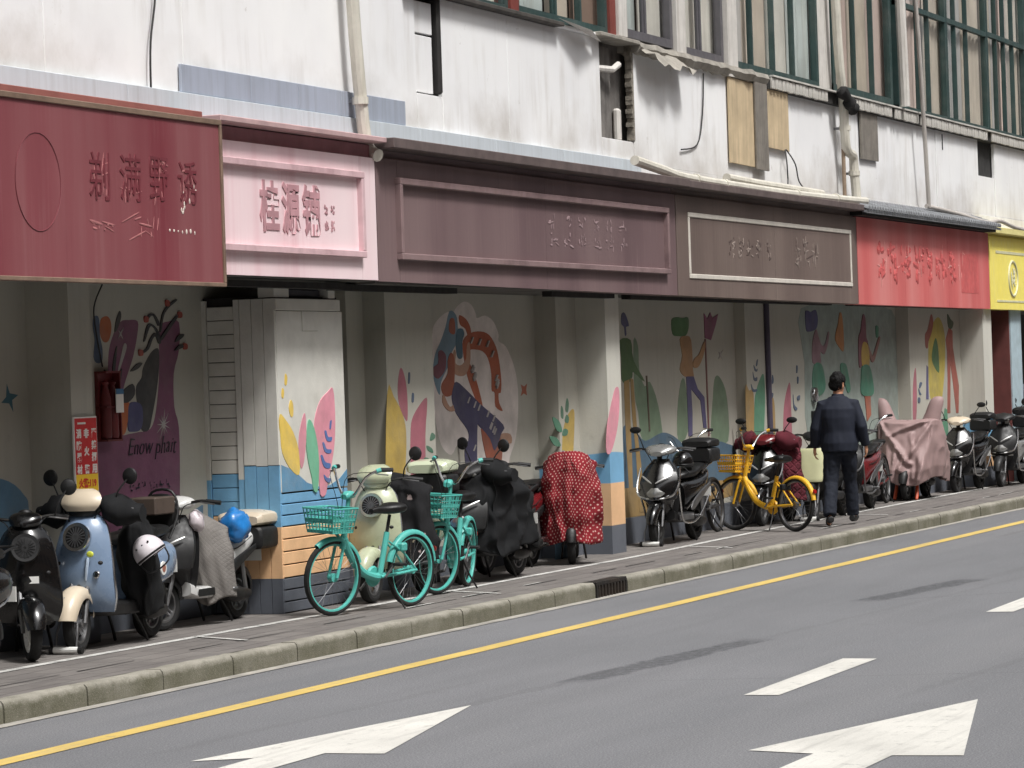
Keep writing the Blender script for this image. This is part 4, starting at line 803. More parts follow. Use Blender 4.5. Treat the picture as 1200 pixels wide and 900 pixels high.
MAR2 = mat('maroon_ghost', S(108, 46, 54), .55, var=.2); MAR3 = mat('maroon_residue', S(168, 108, 108), .7, var=.25); FLECK = mat('white_residue', S(214, 202, 192), .7, var=.15)
MB().lathe([(0, .0), (.30, .0), (.304, .004)], Matrix(((1, 0, 0, 19.0), (0, 0, -1, 10.7005), (0, 1.07, 0, 3.355), (0, 0, 0, 1))) @ Matrix.Translation((0, 0, .001)), 40).build('oval_mark', faded('maroon_oval', S(130, 68, 74), S(144, 96, 98), S(114, 50, 58), 1.4, .7), s_)
m = MB(); m.tube([(19.0+.3*math.cos(R(a)), 10.699, 3.355+.325*math.sin(R(a))) for a in range(0, 360, 12)], .004, 5, True); m.build('oval_outline', MAR2, s_)
for ch, cx, cz, wd, hh in (('剃', 19.84, 3.43, .29, .33), ('满', 20.29, 3.44, .31, .33), ('野', 20.72, 3.45, .29, .31), ('诱', 21.16, 3.44, .30, .31)):
    text_mesh(ch, 'ghost_letter', MAR2, s_, facing_street(cx, 10.698, cz), .3, .003, fit=(wd, hh))
scrape(s_, 'glue_residue', [(19.69, 19.99, 3.26, 3.6), (20.13, 20.45, 3.28, 3.6), (20.58, 20.86, 3.29, 3.6), (21.02, 21.3, 3.29, 3.59), (20.17, 20.78, 2.98, 3.19)], 10.698, MAR3, 4, 10, .006)
scrape(s_, 'glue_residue', [(19.65, 20.08, 3.06, 3.12)], 10.698, MAR3, 5, 12, .008)
random.seed(31)
for i in range(16):
    xx, zz = (21.05+random.uniform(0, .25), 3.22+random.uniform(0, .2)) if i < 9 else (20.86+(i-9)*.065, 3.085+random.uniform(-.008, .008))
    MB().ell((xx, 10.698, zz), random.uniform(.006, .016), .003, random.uniform(.008, .02), n=7, m=5).build('white_fleck', FLECK, s_)

PINK = mat('pink_sign_panel', S(238, 208, 213), .55, var=.06, scale=1.5, streak=(S(176, 122, 130), .6, 7), dirt=(S(196, 142, 148), .5)); PINKM = mat('pink_moulding', S(208, 176, 180), .55, var=.1, dirt=(S(130, 86, 92), .6))
PINK = faded('faded_pink_panel', S(236, 208, 212), S(240, 220, 222), S(214, 168, 174), 1.5)
PINKD = mat('pink_ghost_letter', S(178, 134, 140), .7, var=.2)
s_ = signboard('pink_shop_sign', 'pale pink framed shop sign with dark ghost characters', 21.9, 24.99, 2.808, 3.82, 10.90, PINK, (24.67,), (mat('dull_pink_lip', S(186, 156, 156), .6, var=.12, dirt=(S(130, 104, 104), .5)), 3.94, 3.985, 10.78))
boxo('fascia', mat('pink_fascia', S(150, 104, 110), .6, var=.15), s_, 21.9, 24.99, 10.93, 11.05, 3.82, 3.93)
frame(s_, 22.0, 24.67, 2.985, 3.69, 10.90, .055, .05, PINKM)
for ch, cx, cz, wd, hh in (('桂', 22.93, 3.35, .35, .40), ('源', 23.32, 3.345, .33, .41), ('铺', 23.70, 3.34, .33, .41), ):
    text_mesh(ch, 'ghost_letter', PINKD, s_, facing_street(cx, 10.897, cz), .3, .004, fit=(wd, hh), bold=.008)

scrape(s_, 'ghost_letter', [(x_-.04, x_+.04, z_-.045, z_+.045) for x_ in (23.99, 24.11) for z_ in (3.355, 3.225)], 10.898, PINKD, 41, 9, .012)
PUR = mat('dull_purple_panel', S(118, 96, 97), .5, var=.07, scale=1.2, streak=(S(134, 110, 114), .7, 6), dirt=(S(92, 70, 76), .4)); PURM = mat('purple_moulding', S(136, 114, 114), .5, var=.1, dirt=(S(72, 54, 58), .6)); PURR = mat('purple_residue', S(150, 128, 130), .7, var=.2)
PUR = faded('faded_purple_panel', S(108, 87, 89), S(132, 112, 111), S(88, 69, 72), .7, .8)
s_ = signboard('purple_shop_sign', 'long dull purple framed shop sign between the pink and brown signs', 25.0, 32.84, 2.80, 3.83, 10.90, PUR, (25.45, 28.97), (TRIM, 3.90, 3.985, 10.72), slope=-.004)
boxo('fascia', PUR, s_, 25.0, 32.84, 10.94, 11.05, 3.83, 3.90)
frame(s_, 25.40, 32.5, 2.985, 3.675, 10.90, .055, .055, PURM)
scrape(s_, 'glue_residue', [(29.02+i*.40, 29.30+i*.40, a, b) for i in range(6) for a, b in ((3.19, 3.33), (3.36, 3.5))], 10.897, PURR, 8, 7, .009)

BRO = mat('grey_brown_panel', S(112, 96, 90), .55, var=.07, scale=1.2, streak=(S(136, 120, 112), .6, 6), dirt=(S(94, 80, 76), .4)); CREAMF = mat('cream_frame_strip', S(206, 200, 190), .5, var=.1); BROR = mat('brown_residue', S(146, 132, 124), .7, var=.25); BROD = mat('brown_stain', S(84, 70, 66), .7, var=.2)
BRO = faded('faded_brown_panel', S(108, 93, 87), S(130, 116, 108), S(90, 77, 72), .7, .8)
s_ = signboard('brown_shop_sign', 'grey brown shop sign with a thin cream rectangle outline', 32.86, 40.03, 2.77, 3.83, 10.90, BRO, (36.45,), (TRIM, 3.90, 3.975, 10.74), slope=-.004)
boxo('fascia', BRO, s_, 32.86, 40.03, 10.94, 11.05, 3.83, 3.90)
frame(s_, 33.26, 39.75, 2.955, 3.66, 10.90, .05, .012, CREAMF, 'frame_strip')
scrape(s_, 'glue_residue', [(34.66+i*.34, 34.94+i*.34, 3.2, 3.44) for i in range(5)], 10.897, BROR, 13, 8, .012); scrape(s_, 'glue_residue', [(37.2+i*.38, 37.55+i*.38, 3.15, 3.5) for i in range(3)], 10.897, BROR, 14, 14, .010)
scrape(s_, 'letter_stain', [(34.66+i*.34, 34.94+i*.34, 3.2, 3.44) for i in range(5)]+[(37.0, 38.3, 3.15, 3.5)], 10.8985, BROD, 15, 6, .016)

REDS = mat('bleached_red_panel', S(206, 108, 106), .55, var=.07, scale=1.2, streak=(S(214, 136, 132), .8, 7), dirt=(S(196, 104, 104), .4)); REDG = mat('red_ghost', S(196, 94, 93), .55, var=.15); REDR = mat('red_residue', S(222, 156, 150), .7, var=.2)
REDS = faded('faded_red_panel', S(204, 104, 102), S(214, 140, 136), S(186, 84, 84), .9)
s_ = signboard('red_shop_sign', 'bleached red shop sign with ghost letters below a grey tiled canopy', 40.05, 47.30, 2.74, 3.84, 10.90, REDS, (42.4, 44.8), slope=-.001)
x = 40.95
for ch, wd in (('川', .42), ('味', .6), ('香', .6), ('面', .62), ('小', .3), ('馆', .75), ('门', .4)):
    scrape(s_, 'ghost_letter', [(x, x+wd, 3.06, 3.56)], 10.898, REDG, int(x*10), 11, .045); x += wd+.1
boxo('ghost_patch', REDG, s_, 45.55, 46.6, 10.897, 10.91, 2.95, 3.5)
scrape(s_, 'glue_residue', [(41+i*.62, 41.5+i*.62, 3.0, 3.6) for i in range(8)], 10.8965, REDR, 17, 5, .009)
# little tiled canopy over the red sign
TL = mat('grey_roof_tile', S(112, 114, 117), .7, var=.3, scale=9, bump=.3); cn = wroot('tiled_canopy', (43.6, 10.9, 3.84)); tag(cn, 'narrow canopy of small dark grey tiles above the red sign', 'canopy')
boxo('board', BEAM, cn, 39.9, 47.3, 10.78, 11.08, 3.85, 3.90)
MB().add([(39.85, 10.70, 3.90), (47.3, 10.70, 3.90), (47.3, 11.1, 4.05), (39.85, 11.1, 4.05), (39.85, 10.70, 3.87), (47.3, 10.70, 3.87), (47.3, 11.1, 4.0), (39.85, 11.1, 4.0)], [(0, 1, 2, 3), (4, 7, 6, 5), (0, 4, 5, 1), (1, 5, 6, 2), (3, 2, 6, 7), (0, 3, 7, 4)]).build('bed', TL, cn, smooth=0)
m = MB(); x = 39.9
while x < 47.28:
    for j in range(3):
        y0 = 10.68+j*.14; za = 3.905+j*.0525
        rings = []
        for (yy, zz) in ((y0, za+.016), (y0+.15, za+.062)):
            rings.append([Vector((x+.048*math.cos(R(a)), yy, zz+.045*math.sin(R(a)))) for a in range(0, 181, 36)]+[Vector((x, yy, zz-.012))])
        m.loft(rings)
    x += .13
tag(m.build('roof_tiles', TL, cn, smooth=50), kind='stuff')
YEL = mat('yellow_sign_panel', S(244, 228, 112), .5, var=.05, streak=(S(236, 224, 150), .6, 6)); YG_ = mat('pale_sign_mark', S(206, 204, 168), .6, var=.1)
s_ = signboard('yellow_shop_sign', 'bright yellow shop sign with a pale round emblem', 47.34, 54, 2.73, 3.80, 10.90, YEL, (50.4,), (mat('pale_yellow_trim', S(216, 206, 140), .6), 3.84, 3.93, 10.78))
boxo('pale_rule', YG_, s_, 47.75, 53.4, 10.894, 10.905, 3.56, 3.60); boxo('pale_rule', YG_, s_, 47.75, 53.4, 10.894, 10.905, 2.84, 2.87)
m = MB(); m.tube([(48.85+.3*math.cos(R(a)), 10.899, 3.2+.26*math.sin(R(a))) for a in range(0, 360, 15)], .02, 6, True); m.build('emblem_ring', YG_, s_); scrape(s_, 'emblem', [(48.65, 49.05, 3.05, 3.36)], 10.896, YG_, 3, 12, .03)
boxo('fascia', YEL, s_, 47.34, 54, 10.95, 11.05, 3.80, 3.84)
s_ = signboard('white_shop_sign', 'plain white shop sign beyond the yellow one', 54.05, 64, 2.73, 3.80, 10.90, CLAD)

# ================================================================== PLANK CABINET with painted leaves
cb = wroot('plank_cabinet', (24.35, 11.5, ZP)); tag(cb, 'plank-clad column box painted white, blue, peach and grey with bright leaves', 'column box')
PLW = mat('plank_white_paint', S(206, 204, 196), .75, var=.06, dirt=(S(150, 146, 136), .35), bump=.2); PLB = mat('plank_blue_paint', S(112, 164, 200), .75, var=.1, dirt=(S(80, 100, 116), .3), bump=.2)
PLP = mat('plank_peach_paint', S(224, 180, 136), .75, var=.08, dirt=(S(150, 116, 86), .3), bump=.2); PLG = mat('plank_grey_paint', S(84, 88, 96), .75, var=.12, dirt=(S(60, 60, 62), .4), bump=.2)
boxo('core', BEAM, cb, 23.74, 24.99, 11.29, 11.9, ZP, 2.68)
zs = [ZP+.005, .235, .33, .425, .53, .635, .735, .835, .925, 1.015, 1.10]; pl = [PLG]*3+[PLP]*4+[PLB]*3
random.seed(6)
for i in range(10):
    j = random.uniform(-.004, .004)
    boxo('plank', pl[i], cb, 23.715, 25.01+random.uniform(-.006, .006), 11.25+j, 11.29, zs[i]+.005, zs[i+1]-.005, .004)
pan = boxo('front_board', PLW, cb, 23.72, 25.0, 11.248, 11.29, 1.108, 2.56, .004)
boxo('top_plank', PLW, cb, 23.70, 24.94, 11.235, 11.29, 2.565, 2.66, .004); boxo('bracket_board', PLW, cb, 24.2, 24.5, 11.238, 11.249, 2.40, 2.56, .002)
boxo('top_block', PLW, cb, 23.72, 24.0, 11.26, 11.4, 2.67, 2.76); boxo('top_block', PLW, cb, 24.72, 24.85, 11.24, 11.4, 2.67, 2.77); boxo('top_lamp', mat('lamp_tube_grey', S(70, 68, 72), .6), cb, 24.02, 24.7, 11.3, 11.42, 2.67, 2.75, .02)
paint_poly('painted_wave', 'blue', 1, [(23.725, 1.11), (23.725, 1.33), (23.95, 1.28), (24.2, 1.17), (24.4, 1.13), (24.65, 1.13), (24.85, 1.18), (24.995, 1.25), (24.995, 1.11)], 0, 11.248, pan)
for nm, k, layer, pts, sm in CAB: paint_poly(nm, k, layer+1, pts, sm, 11.248, pan)
# side boards: three upright boards in front, slatted door behind; painted in the same bands
for y0, y1 in ((11.255, 11.35), (11.355, 11.455), (11.46, 11.56)):
    j = random.uniform(0, .004)
    for za, zb, mt in ((ZP+.005, .425, PLG), (.425, .835, PLP), (.835, 1.31+.03*random.random(), PLB), (1.36, 2.66, PLW)):
        if mt is PLW: za = 1.325
        boxo('upright_board', mt, cb, 23.695+j, 23.735, y0, y1, za, zb-.0005)
z = ZP+.01; k = 0
while z < 2.6:
    mt = PLG if z < .42 else PLP if z < .83 else PLB if z < 1.2 else PLW
    boxo('slat', mt, cb, 23.712, 23.735, 11.62, 11.86, z, z+.106, .004); z += .112
for y0, y1 in ((11.565, 11.615), (11.865, 11.9)):
    for za, zb, mt in ((ZP+.005, .425, PLG), (.426, .835, PLP), (.836, 1.22, PLB), (1.221, 2.66, PLW)): boxo('stile', mt, cb, 23.70, 23.735, y0, y1, za, zb)

# ---- fire warning poster and extinguisher box
ps = wroot('fire_warning_poster', (21.0, 11.52, 1.24)); tag(ps, 'red and yellow fire warning placard with white characters on the narrow pillar', 'poster')
PR = mat('poster_red', S(196, 38, 40), .5, var=.06); PY = mat('poster_yellow', S(232, 190, 40), .5, var=.05); PWH = mat('poster_white', S(232, 228, 222), .5, var=.05)
boxo('backing', PWH, ps, 20.835, 21.175, 11.51, 11.525, 1.235, 1.785); boxo('red_field', PR, ps, 20.845, 21.165, 11.506, 11.51, 1.37, 1.775); boxo('yellow_field', PY, ps, 20.845, 21.165, 11.506, 11.51, 1.245, 1.37)
for xx, s, hh in ((21.115, '严禁挪用', .082), (21.005, '非火警', .092), (20.895, '消防器材', .082)):
    for i, ch in enumerate(s): text_mesh(ch, 'lettering', PWH, ps, facing_street(xx, 11.505, 1.665-i*(.258/(len(s)-1))), .1, .001, fit=(.075, .068), bold=.004)
text_mesh('火警:119', 'lettering', PR, ps, facing_street(21.005, 11.505, 1.307), .1, .001, fit=(.26, .07), bold=.004); boxo('header_mark', PWH, ps, 20.88, 21.0, 11.5045, 11.506, 1.732, 1.746)
fb = wroot('fire_extinguisher_box', (22.0, 11.85, 1.6)); tag(fb, 'open red fire extinguisher box with white label beside the purple hand mural', 'fire box')
boxo('case', mat('fire_box_red', S(104, 32, 34), .5, var=.2), fb, 21.88, 22.12, 11.87, 11.899, 1.60, 2.10); boxo('label', PWH, fb, 22.0, 22.12, 11.785, 11.789, 1.80, 1.98); boxo('label_band', mat('label_blue', S(60, 110, 150), .5), fb, 22.0, 22.12, 11.782, 11.785, 1.94, 1.98)
for a in ((21.88, 22.12, 11.8, 11.9, 1.585, 1.60), (21.88, 22.12, 11.8, 11.9, 1.84, 1.85), (21.88, 22.12, 11.8, 11.9, 2.10, 2.115), (22.105, 22.12, 11.805, 11.9, 1.60, 2.10)): boxo('case_side', MATS['fire_box_red'], fb, *a)
for x in (21.94, 22.05): MB().lathe([(0, 0), (.04, 0), (.045, .02), (.045, .3), (.03, .36), (.02, .4), (.035, .42), (.0, .44)], Matrix.Translation((x, 11.845, 1.61)), 14).build('extinguisher', MATS['fire_box_red'], fb)
pipe('conduit', 'thin cable conduit curving down the mural wall above the fire box', [(22.0, 11.87, 2.77), (21.86, 11.87, 2.6), (21.9, 11.88, 2.4), (21.98, 11.88, 2.15)], .006, CABLE, 5, 'cable')
mt_ = wroot('wall_meter', (40.0, 11.48, .9)); tag(mt_, 'small round silver meter fixed low on the aqua mural wall', 'meter')
MB().lathe([(0, .06), (.09, .055), (.10, .03), (.10, 0)], Matrix(((1, 0, 0, 39.95), (0, 0, -1, 11.52), (0, 1, 0, 1.62), (0, 0, 0, 1))), 18).build('dial', CHROME, mt_); boxo('box', BLACK, mt_, 39.85, 40.2, 11.45, 11.52, .9, 1.42, .01)
scrape(W_['B'], 'painted_scribble', [(22.36+i*.1, 22.45+i*.1, 1.18, 1.26) for i in range(7)]+[(22.4+i*.12, 22.5+i*.12, .92, 1.0) for i in range(5)], 11.893, INK, 51, 4, .006, .001)
for o in WORLD_ROOTS:
    for ch in o.children:
        if ch.name.split('.')[0] in ('kerb_stone', 'bar', 'tile') or ch.get('w'): ch.location = Vector(ch.location)-Vector(o.location)
        else: ch.location = -Vector(o.location)
# ================================================================== TWO-WHEELERS
SILVERTRIM = mat('silver_trim', S(190, 190, 188), .3, .6, var=.1)
RY = Matrix.Rotation(R(90), 4, 'X')      # lathe axis along y
def wheel_parts(parent, x, rad, tw, rimm, spokes=0, steer=None, z=None, name='wheel', disc=False, tyrem=None, hubr=.03):
    """tyre with rim (and spokes) as sub-part; centre (x,0,rad)"""
    z = rad if z is None else z
    base = Matrix.Translation((x, 0, z)) @ RY
    if steer: base = steer @ base
    rt_ = tw*.5
    prof = [(rad-rt_*1.5, -rt_*.75), (rad-rt_*.9, -rt_), (rad-rt_*.35, -rt_*.86), (rad-.004, -rt_*.4), (rad, 0), (rad-.004, rt_*.4), (rad-rt_*.35, rt_*.86), (rad-rt_*.9, rt_), (rad-rt_*1.5, rt_*.75)]
    w_ = MB().lathe(prof, base, 36).build(name, tyrem or RUBBER, parent)
    ri = rad-rt_*1.5
    m = MB(); sp = MB()
    m.lathe([(ri+.004, -rt_*.74), (ri-.012, -rt_*.7), (ri-.016, 0), (ri-.012, rt_*.7), (ri+.004, rt_*.74)], base, 36)
    m.lathe([(0, -rt_*1.1), (hubr, -rt_*1.1), (hubr, rt_*1.1), (0, rt_*1.1)], base, 14)
    if spokes >= 14:
        for i in range(spokes):
            a = 2*math.pi*i/spokes; b = a+(.5 if (i//2) % 2 else -.5); sd_ = (1 if i % 2 else -1)
            sp.tube([base @ Vector((hubr*math.cos(b), hubr*math.sin(b), sd_*rt_)), base @ Vector(((ri-.01)*math.cos(a), (ri-.01)*math.sin(a), 0))], .0014, 3, cap=False)
    else:
        for i in range(spokes):
            a = 2*math.pi*i/spokes; d = .022
            for q in (-1, 1):
                m.tube([base @ Vector((hubr*math.cos(a+q*.5), hubr*math.sin(a+q*.5), 0)), base @ Vector(((ri-.008)*math.cos(a+q*.12), (ri-.008)*math.sin(a+q*.12), 0))], [.016, .011], 6)
    if disc: m.lathe([(.05, rt_*.9), (.095, rt_*.9), (.095, rt_*.9+.004), (.05, rt_*.9+.004)], base, 20)
    m.build('rim', rimm, w_)
    if sp.v: sp.build('spokes', STEEL, w_)
    return w_
def fender(parent, x, z, rad, hw, a0, a1, mt, steer=None, name='fender', drop=.6):
    """curved mudguard round a wheel centre (x,z); angles from +x, counter-clockwise seen from the left"""
    rings = []; n = 14
    for k in range(n+1):
        a = R(a0+(a1-a0)*k/n); tp = 1-.25*abs(2*k/n-1)**3
        ring = []
        for q in (-1, -.8, -.45, 0, .45, .8, 1):
            r_ = rad+hw*.45*(1-abs(q)**2.2)-hw*drop*(abs(q) > .9)
            ring.append(Vector((x+r_*math.cos(a), q*hw*tp, z+r_*math.sin(a))))
        for q in (1, .8, .45, 0, -.45, -.8, -1):
            r_ = rad-.008+hw*.45*(1-abs(q)**2.2)-hw*drop*(abs(q) > .9)
            ring.append(Vector((x+r_*math.cos(a), q*hw*tp*.95, z+r_*math.sin(a))))
        rings.append([steer @ p if steer else p for p in ring])
    return MB().loft(rings).build(name, mt, parent, smooth=60)
def shield(parent, secs, thick, mt, name='apron', cur=.35, n=12, steer=None, ex=2.3):
    """leg shield: sections (z, x, half width, bulge) up the height"""
    P_ = []; m_ = len(secs)
    for i in range(m_-1):
        p0, p1, p2, p3 = secs[max(i-1, 0)], secs[i], secs[i+1], secs[min(i+2, m_-1)]
        for k in range(4):
            t_ = k/4; P_.append([.5*(2*b+(c-a)*t_+(2*a-5*b+4*c-d)*t_*t_+(3*b-a-3*c+d)*t_**3) for a, b, c, d in zip(p0, p1, p2, p3)])
    P_.append(list(secs[-1])); rings = []
    for z, x, hw, bl in P_:
        f = []; b = []
        for k in range(n+1):
            s_ = 2*k/n-1
            xx = x+bl*(1-abs(s_)**ex)
            f.append(Vector((xx, s_*hw, z))); b.append(Vector((xx-thick*(1-.5*s_*s_), s_*hw*.97, z)))
        ring = f+b[::-1]; rings.append([steer @ p if steer else p for p in ring])
    return MB().loft(rings).build(name, mt, parent, smooth=50)
def mirror_on(parent, y, x, z, h, out, stem, shape='round', mt=None):
    sgn = 1 if y > 0 else -1
    top = Vector((x-.03, y+sgn*out, z+h))
    st = MB().tube(spline([(x, y, z), (x+.02, y+sgn*out*.25, z+h*.45), top], 4), .006, 6).build('mirror_stem', stem, parent)
    bm_ = Matrix.Translation(top) @ Matrix.Rotation(R(90), 4, 'Y') @ Matrix.Rotation(R(8), 4, 'X')
    sx_, sy_ = (1, 1) if shape == 'round' else (.62, 1.15)
    k = Matrix.Diagonal((sx_, sy_, 1, 1))
    hd = MB().lathe([(0, .022), (.035, .02), (.055, .010), (.06, -.004), (.058, -.008)], bm_ @ k, 20).build('mirror', mt or BLACK, st)
    MB().lathe([(.057, -.006), (0, -.0065)], bm_ @ k, 20).build('mirror_face', MIRROR, st)
def tube_o(name, mt, parent, pts, r, sub=4, n=8): return MB().tube(spline(pts, sub) if sub > 1 else pts, r, n).build(name, mt, parent)
def box_case(parent, x, z, L, Wd, Ht, mt, lidm, name='top_box'):
    b = MB().loft([sect(x-L/2, 0, z+Ht*.3, Wd*.4, Ht*.26, 5), sect(x-L/2+.02, 0, z+Ht*.31, Wd*.47, Ht*.30, 5), sect(x, 0, z+Ht*.31, Wd*.5, Ht*.31, 6), sect(x+L/2-.02, 0, z+Ht*.31, Wd*.48, Ht*.31, 5), sect(x+L/2, 0, z+Ht*.32, Wd*.42, Ht*.27, 5)]).build(name, mt, parent)
    MB().loft([sect(x-L/2-.005, 0, z+Ht*.76, Wd*.38, Ht*.12, 4), sect(x-L/2+.03, 0, z+Ht*.80, Wd*.47, Ht*.19, 3.4), sect(x, 0, z+Ht*.82, Wd*.505, Ht*.22, 3.2), sect(x+L/2-.03, 0, z+Ht*.80, Wd*.48, Ht*.19, 3.4), sect(x+L/2+.005, 0, z+Ht*.76, Wd*.40, Ht*.12, 4)]).build('lid', lidm, b)
    MB().box(x-L/2-.012, x-L/2+.01, -.03, .03, z+Ht*.52, z+Ht*.68).build('latch', STEEL, b, smooth=0)
    return b

def scooter(label, loc, yaw, apr, bod, seatm=SEATM, style='vintage', steer=0, fend=None, topbox=None, mirrors=(1, 1), mshape='round', wheelr=.205, rim=None, bars=None,
            rack=True, tbz=.83, ringm=None, headm=None, floorm=None, muffs=None, lens=LENS, basket=None, visor=None, cat='scooter', group='scooters parked along the shopfronts', lean=0, backrest=None, scale=1.0, plate=True):
    r_ = empty('scooter', (loc[0], loc[1], ZP), yaw); r_.rotation_euler = (R(lean), 0, yaw); r_.scale = (scale,)*3
    tag(r_, label, cat, group)
    fend = fend or apr; rim = rim or STEEL; headm = headm or apr; floorm = floorm or BLACK
    st = Matrix.Translation((.5, 0, 0)) @ Matrix.Rotation(R(steer), 4, 'Z') @ Matrix.Translation((-.5, 0, 0))
    wr = wheelr; fx, rx = .62, -.60
    wheel_parts(r_, fx, wr, .085, rim, 5, steer=st, disc=True); wheel_parts(r_, rx, wr, .095, rim, 5, hubr=.07)
    fender(r_, fx, wr, wr+.022, .085 if style == 'vintage' else .07, 8, 172, fend, st, 'front_fender', .55)
    for s_ in (-1, 1):
        MB().tube([st @ Vector((fx, s_*.062, wr)), st @ Vector((fx-.05, s_*.062, wr+.14)), st @ Vector((.50, s_*.055, .52))], [.013, .018, .02], 8).build('fork', STEEL, r_)
    MB().tube([st @ Vector((.52, 0, .45)), st @ Vector((.40, 0, .98))], .028, 10).build('steering_column', DARKSTEEL, r_)
    # leg shield
    if style == 'vintage':
        a_ = shield(r_, [(.27, .43, .215, .02), (.36, .46, .24, .05), (.52, .47, .235, .08), (.70, .45, .215, .095), (.85, .42, .18, .10), (.94, .40, .125, .07), (.975, .395, .05, .03)], .05, apr)
        hl = MB().lathe([(.0, .03), (.07, .035), (.098, .03), (.10, .0), (.09, -.04), (0, -.05)], Matrix.Translation((.53, 0, .80)) @ Matrix.Rotation(R(78), 4, 'Y'), 28).build('headlight', BLACK, r_)
        MB().lathe([(.078, .034), (.100, .036), (.106, .02), (.102, -.01)], Matrix.Translation((.53, 0, .80)) @ Matrix.Rotation(R(78), 4, 'Y'), 28).build('headlight_ring', ringm or CHROME, hl)
        m = MB()
        for k in range(9):
            b_ = Matrix.Translation((.53, 0, .80)) @ Matrix.Rotation(R(78), 4, 'Y') @ Matrix.Rotation(R(k*20), 4, 'Z'); m.box(-.072, .072, -.003, .003, .036, .040, b_)
        m.build('headlight_grille', ringm or STEEL, hl, smooth=0)
        MB().loft(bezloft([(.30, .985, .03, .02), (.34, .995, .10, .05), (.40, 1.0, .12, .055), (.46, .985, .10, .045), (.49, .97, .04, .02)])).build('headset', headm, r_)
        for s_ in (-1, 1): MB().ell((.50, s_*.15, .62), .02, .025, .018).build('indicator', BLACK, a_)
    else:
        a_ = shield(r_, [(.30, .38, .10, .05), (.40, .42, .13, .10), (.485, .50, .175, .15), (.50, .51, .20, .15), (.66, .48, .215, .14), (.80, .43, .17, .10), (.91, .395, .08, .05)], .09, apr, n=14, ex=1.45)
        shield(r_, [(.30, .36, .15, .02), (.5, .38, .20, .02), (.75, .35, .19, .02), (.86, .34, .13, .02)], .03, BLACK, 'inner_shield')
        hl = shield(r_, [(.515, .53, .15, .14), (.56, .528, .165, .138), (.61, .515, .12, .135)], .03, lens, 'headlight', n=12, ex=1.45)
        for s_ in (-1, 1): MB().tube(spline([(.655, s_*.02, .66), (.61, s_*.09, .70), (.54, s_*.165, .74)], 3), [.004, .008, .010, .010, .010, .008, .004], 6).build('nose_trim', SILVERTRIM, r_)
        MB().loft(bezloft([(.26, .985, .05, .03), (.31, 1.0, .15, .05), (.38, 1.01, .17, .055), (.46, .99, .135, .05), (.52, .965, .06, .025)], e=2.3)).build('headset', headm, r_)
        for s_ in (-1, 1):
            MB().loft(bezloft([(.40, .975, .01, .008), (.44, .978, .035, .018), (.49, .968, .025, .012)])).build('indicator', lens, r_).location = (.005, s_*.085, .0)
    # handlebar
    hbp = [(.27, -.35, 1.0), (.33, -.22, 1.02), (.38, -.08, 1.0), (.38, .08, 1.0), (.33, .22, 1.02), (.27, .35, 1.0)]
    hb = MB().tube([st @ p for p in spline(hbp, 4)], .012, 8).build('handlebar', DARKSTEEL, r_)
    for s_ in (-1, 1):
        MB().tube([st @ Vector((.27, s_*.36, 1.0)), st @ Vector((.315, s_*.245, 1.016))], .019, 10).build('grip', BLACK, hb)
        MB().tube([st @ p for p in spline([(.335, s_*.2, 1.01), (.36, s_*.26, 1.005), (.335, s_*.35, .99)], 3)], .006, 6).build('brake_lever', STEEL, hb)
    for s_, on in zip((-1, 1), mirrors):
        if on: mirror_on(r_, s_*.21, .33, 1.02, .20, .10, BLACK, mshape)
    # floor, body, seat
    MB().loft([sect(-.20, 0, .27, .15, .055, 5), sect(-.05, 0, .27, .165, .055, 5), sect(.30, 0, .28, .165, .05, 5), sect(.43, 0, .32, .15, .06, 4)]).build('footboard', floorm, r_)
    if style == 'vintage':
        bd = MB().loft(bezloft([(-.10, .50, .10, .18), (-.16, .50, .15, .22), (-.35, .52, .185, .20), (-.58, .55, .20, .175), (-.78, .58, .165, .13), (-.90, .60, .09, .07), (-.93, .60, .03, .02)], e=2.5, n=24)).build('body', bod, r_)
        MB().loft(bezloft([(-.06, .735, .06, .02), (-.12, .755, .12, .045), (-.35, .765, .145, .05), (-.60, .785, .145, .05), (-.80, .785, .11, .04), (-.87, .78, .05, .015)], e=2.8)).build('seat', seatm, r_)
        tl = MB().ell((-.925, 0, .62), .025, .05, .035).build('tail_light', REDLENS, r_)
    else:
        bd = MB().loft(bezloft([(-.08, .47, .09, .17), (-.16, .49, .12, .19), (-.35, .55, .145, .13), (-.58, .61, .15, .10), (-.80, .68, .115, .07), (-.95, .73, .06, .035)], e=2.4, n=24)).build('body', bod, r_)
        MB().loft(bezloft([(-.04, .70, .05, .02), (-.10, .715, .105, .04), (-.30, .725, .135, .045), (-.42, .74, .13, .05), (-.60, .785, .125, .045), (-.82, .80, .085, .03), (-.88, .80, .03, .012)], e=2.8)).build('seat', seatm, r_)
        MB().loft(bezloft([(-.88, .70, .08, .028), (-.94, .715, .065, .03), (-.97, .72, .03, .015)])).build('tail_light', REDLENS, r_)
        for s_ in (-1, 1): MB().loft(bezloft([(-.10, .36, .004, .01), (-.2, .40, .012, .05), (-.45, .50, .014, .045), (-.75, .60, .008, .02)])).build('side_trim', STEEL if bars else BLACK, r_).location = (0, s_*.15, 0)
    fender(r_, rx, wr, wr+.03, .075, 40, 175, BLACK, None, 'rear_fender', .5)
    MB().loft(bezloft([(-.28, .24, .05, .05), (-.40, .22, .075, .065), (-.60, .21, .06, .05), (-.70, .21, .03, .03)])).build('swing_arm', DARKSTEEL, r_).location = (0, .085, 0)
    for s_ in (-1, 1): MB().tube([(-.62, s_*.10, .22), (-.56, s_*.10, .50)], [.022, .022], 8).build('shock_absorber', REDLENS if bars and 0 else STEEL, r_)
    if plate: MB().box(-.96, -.952, -.085, .085, .46, .56).build('number_plate', WHITEP, r_, smooth=0)
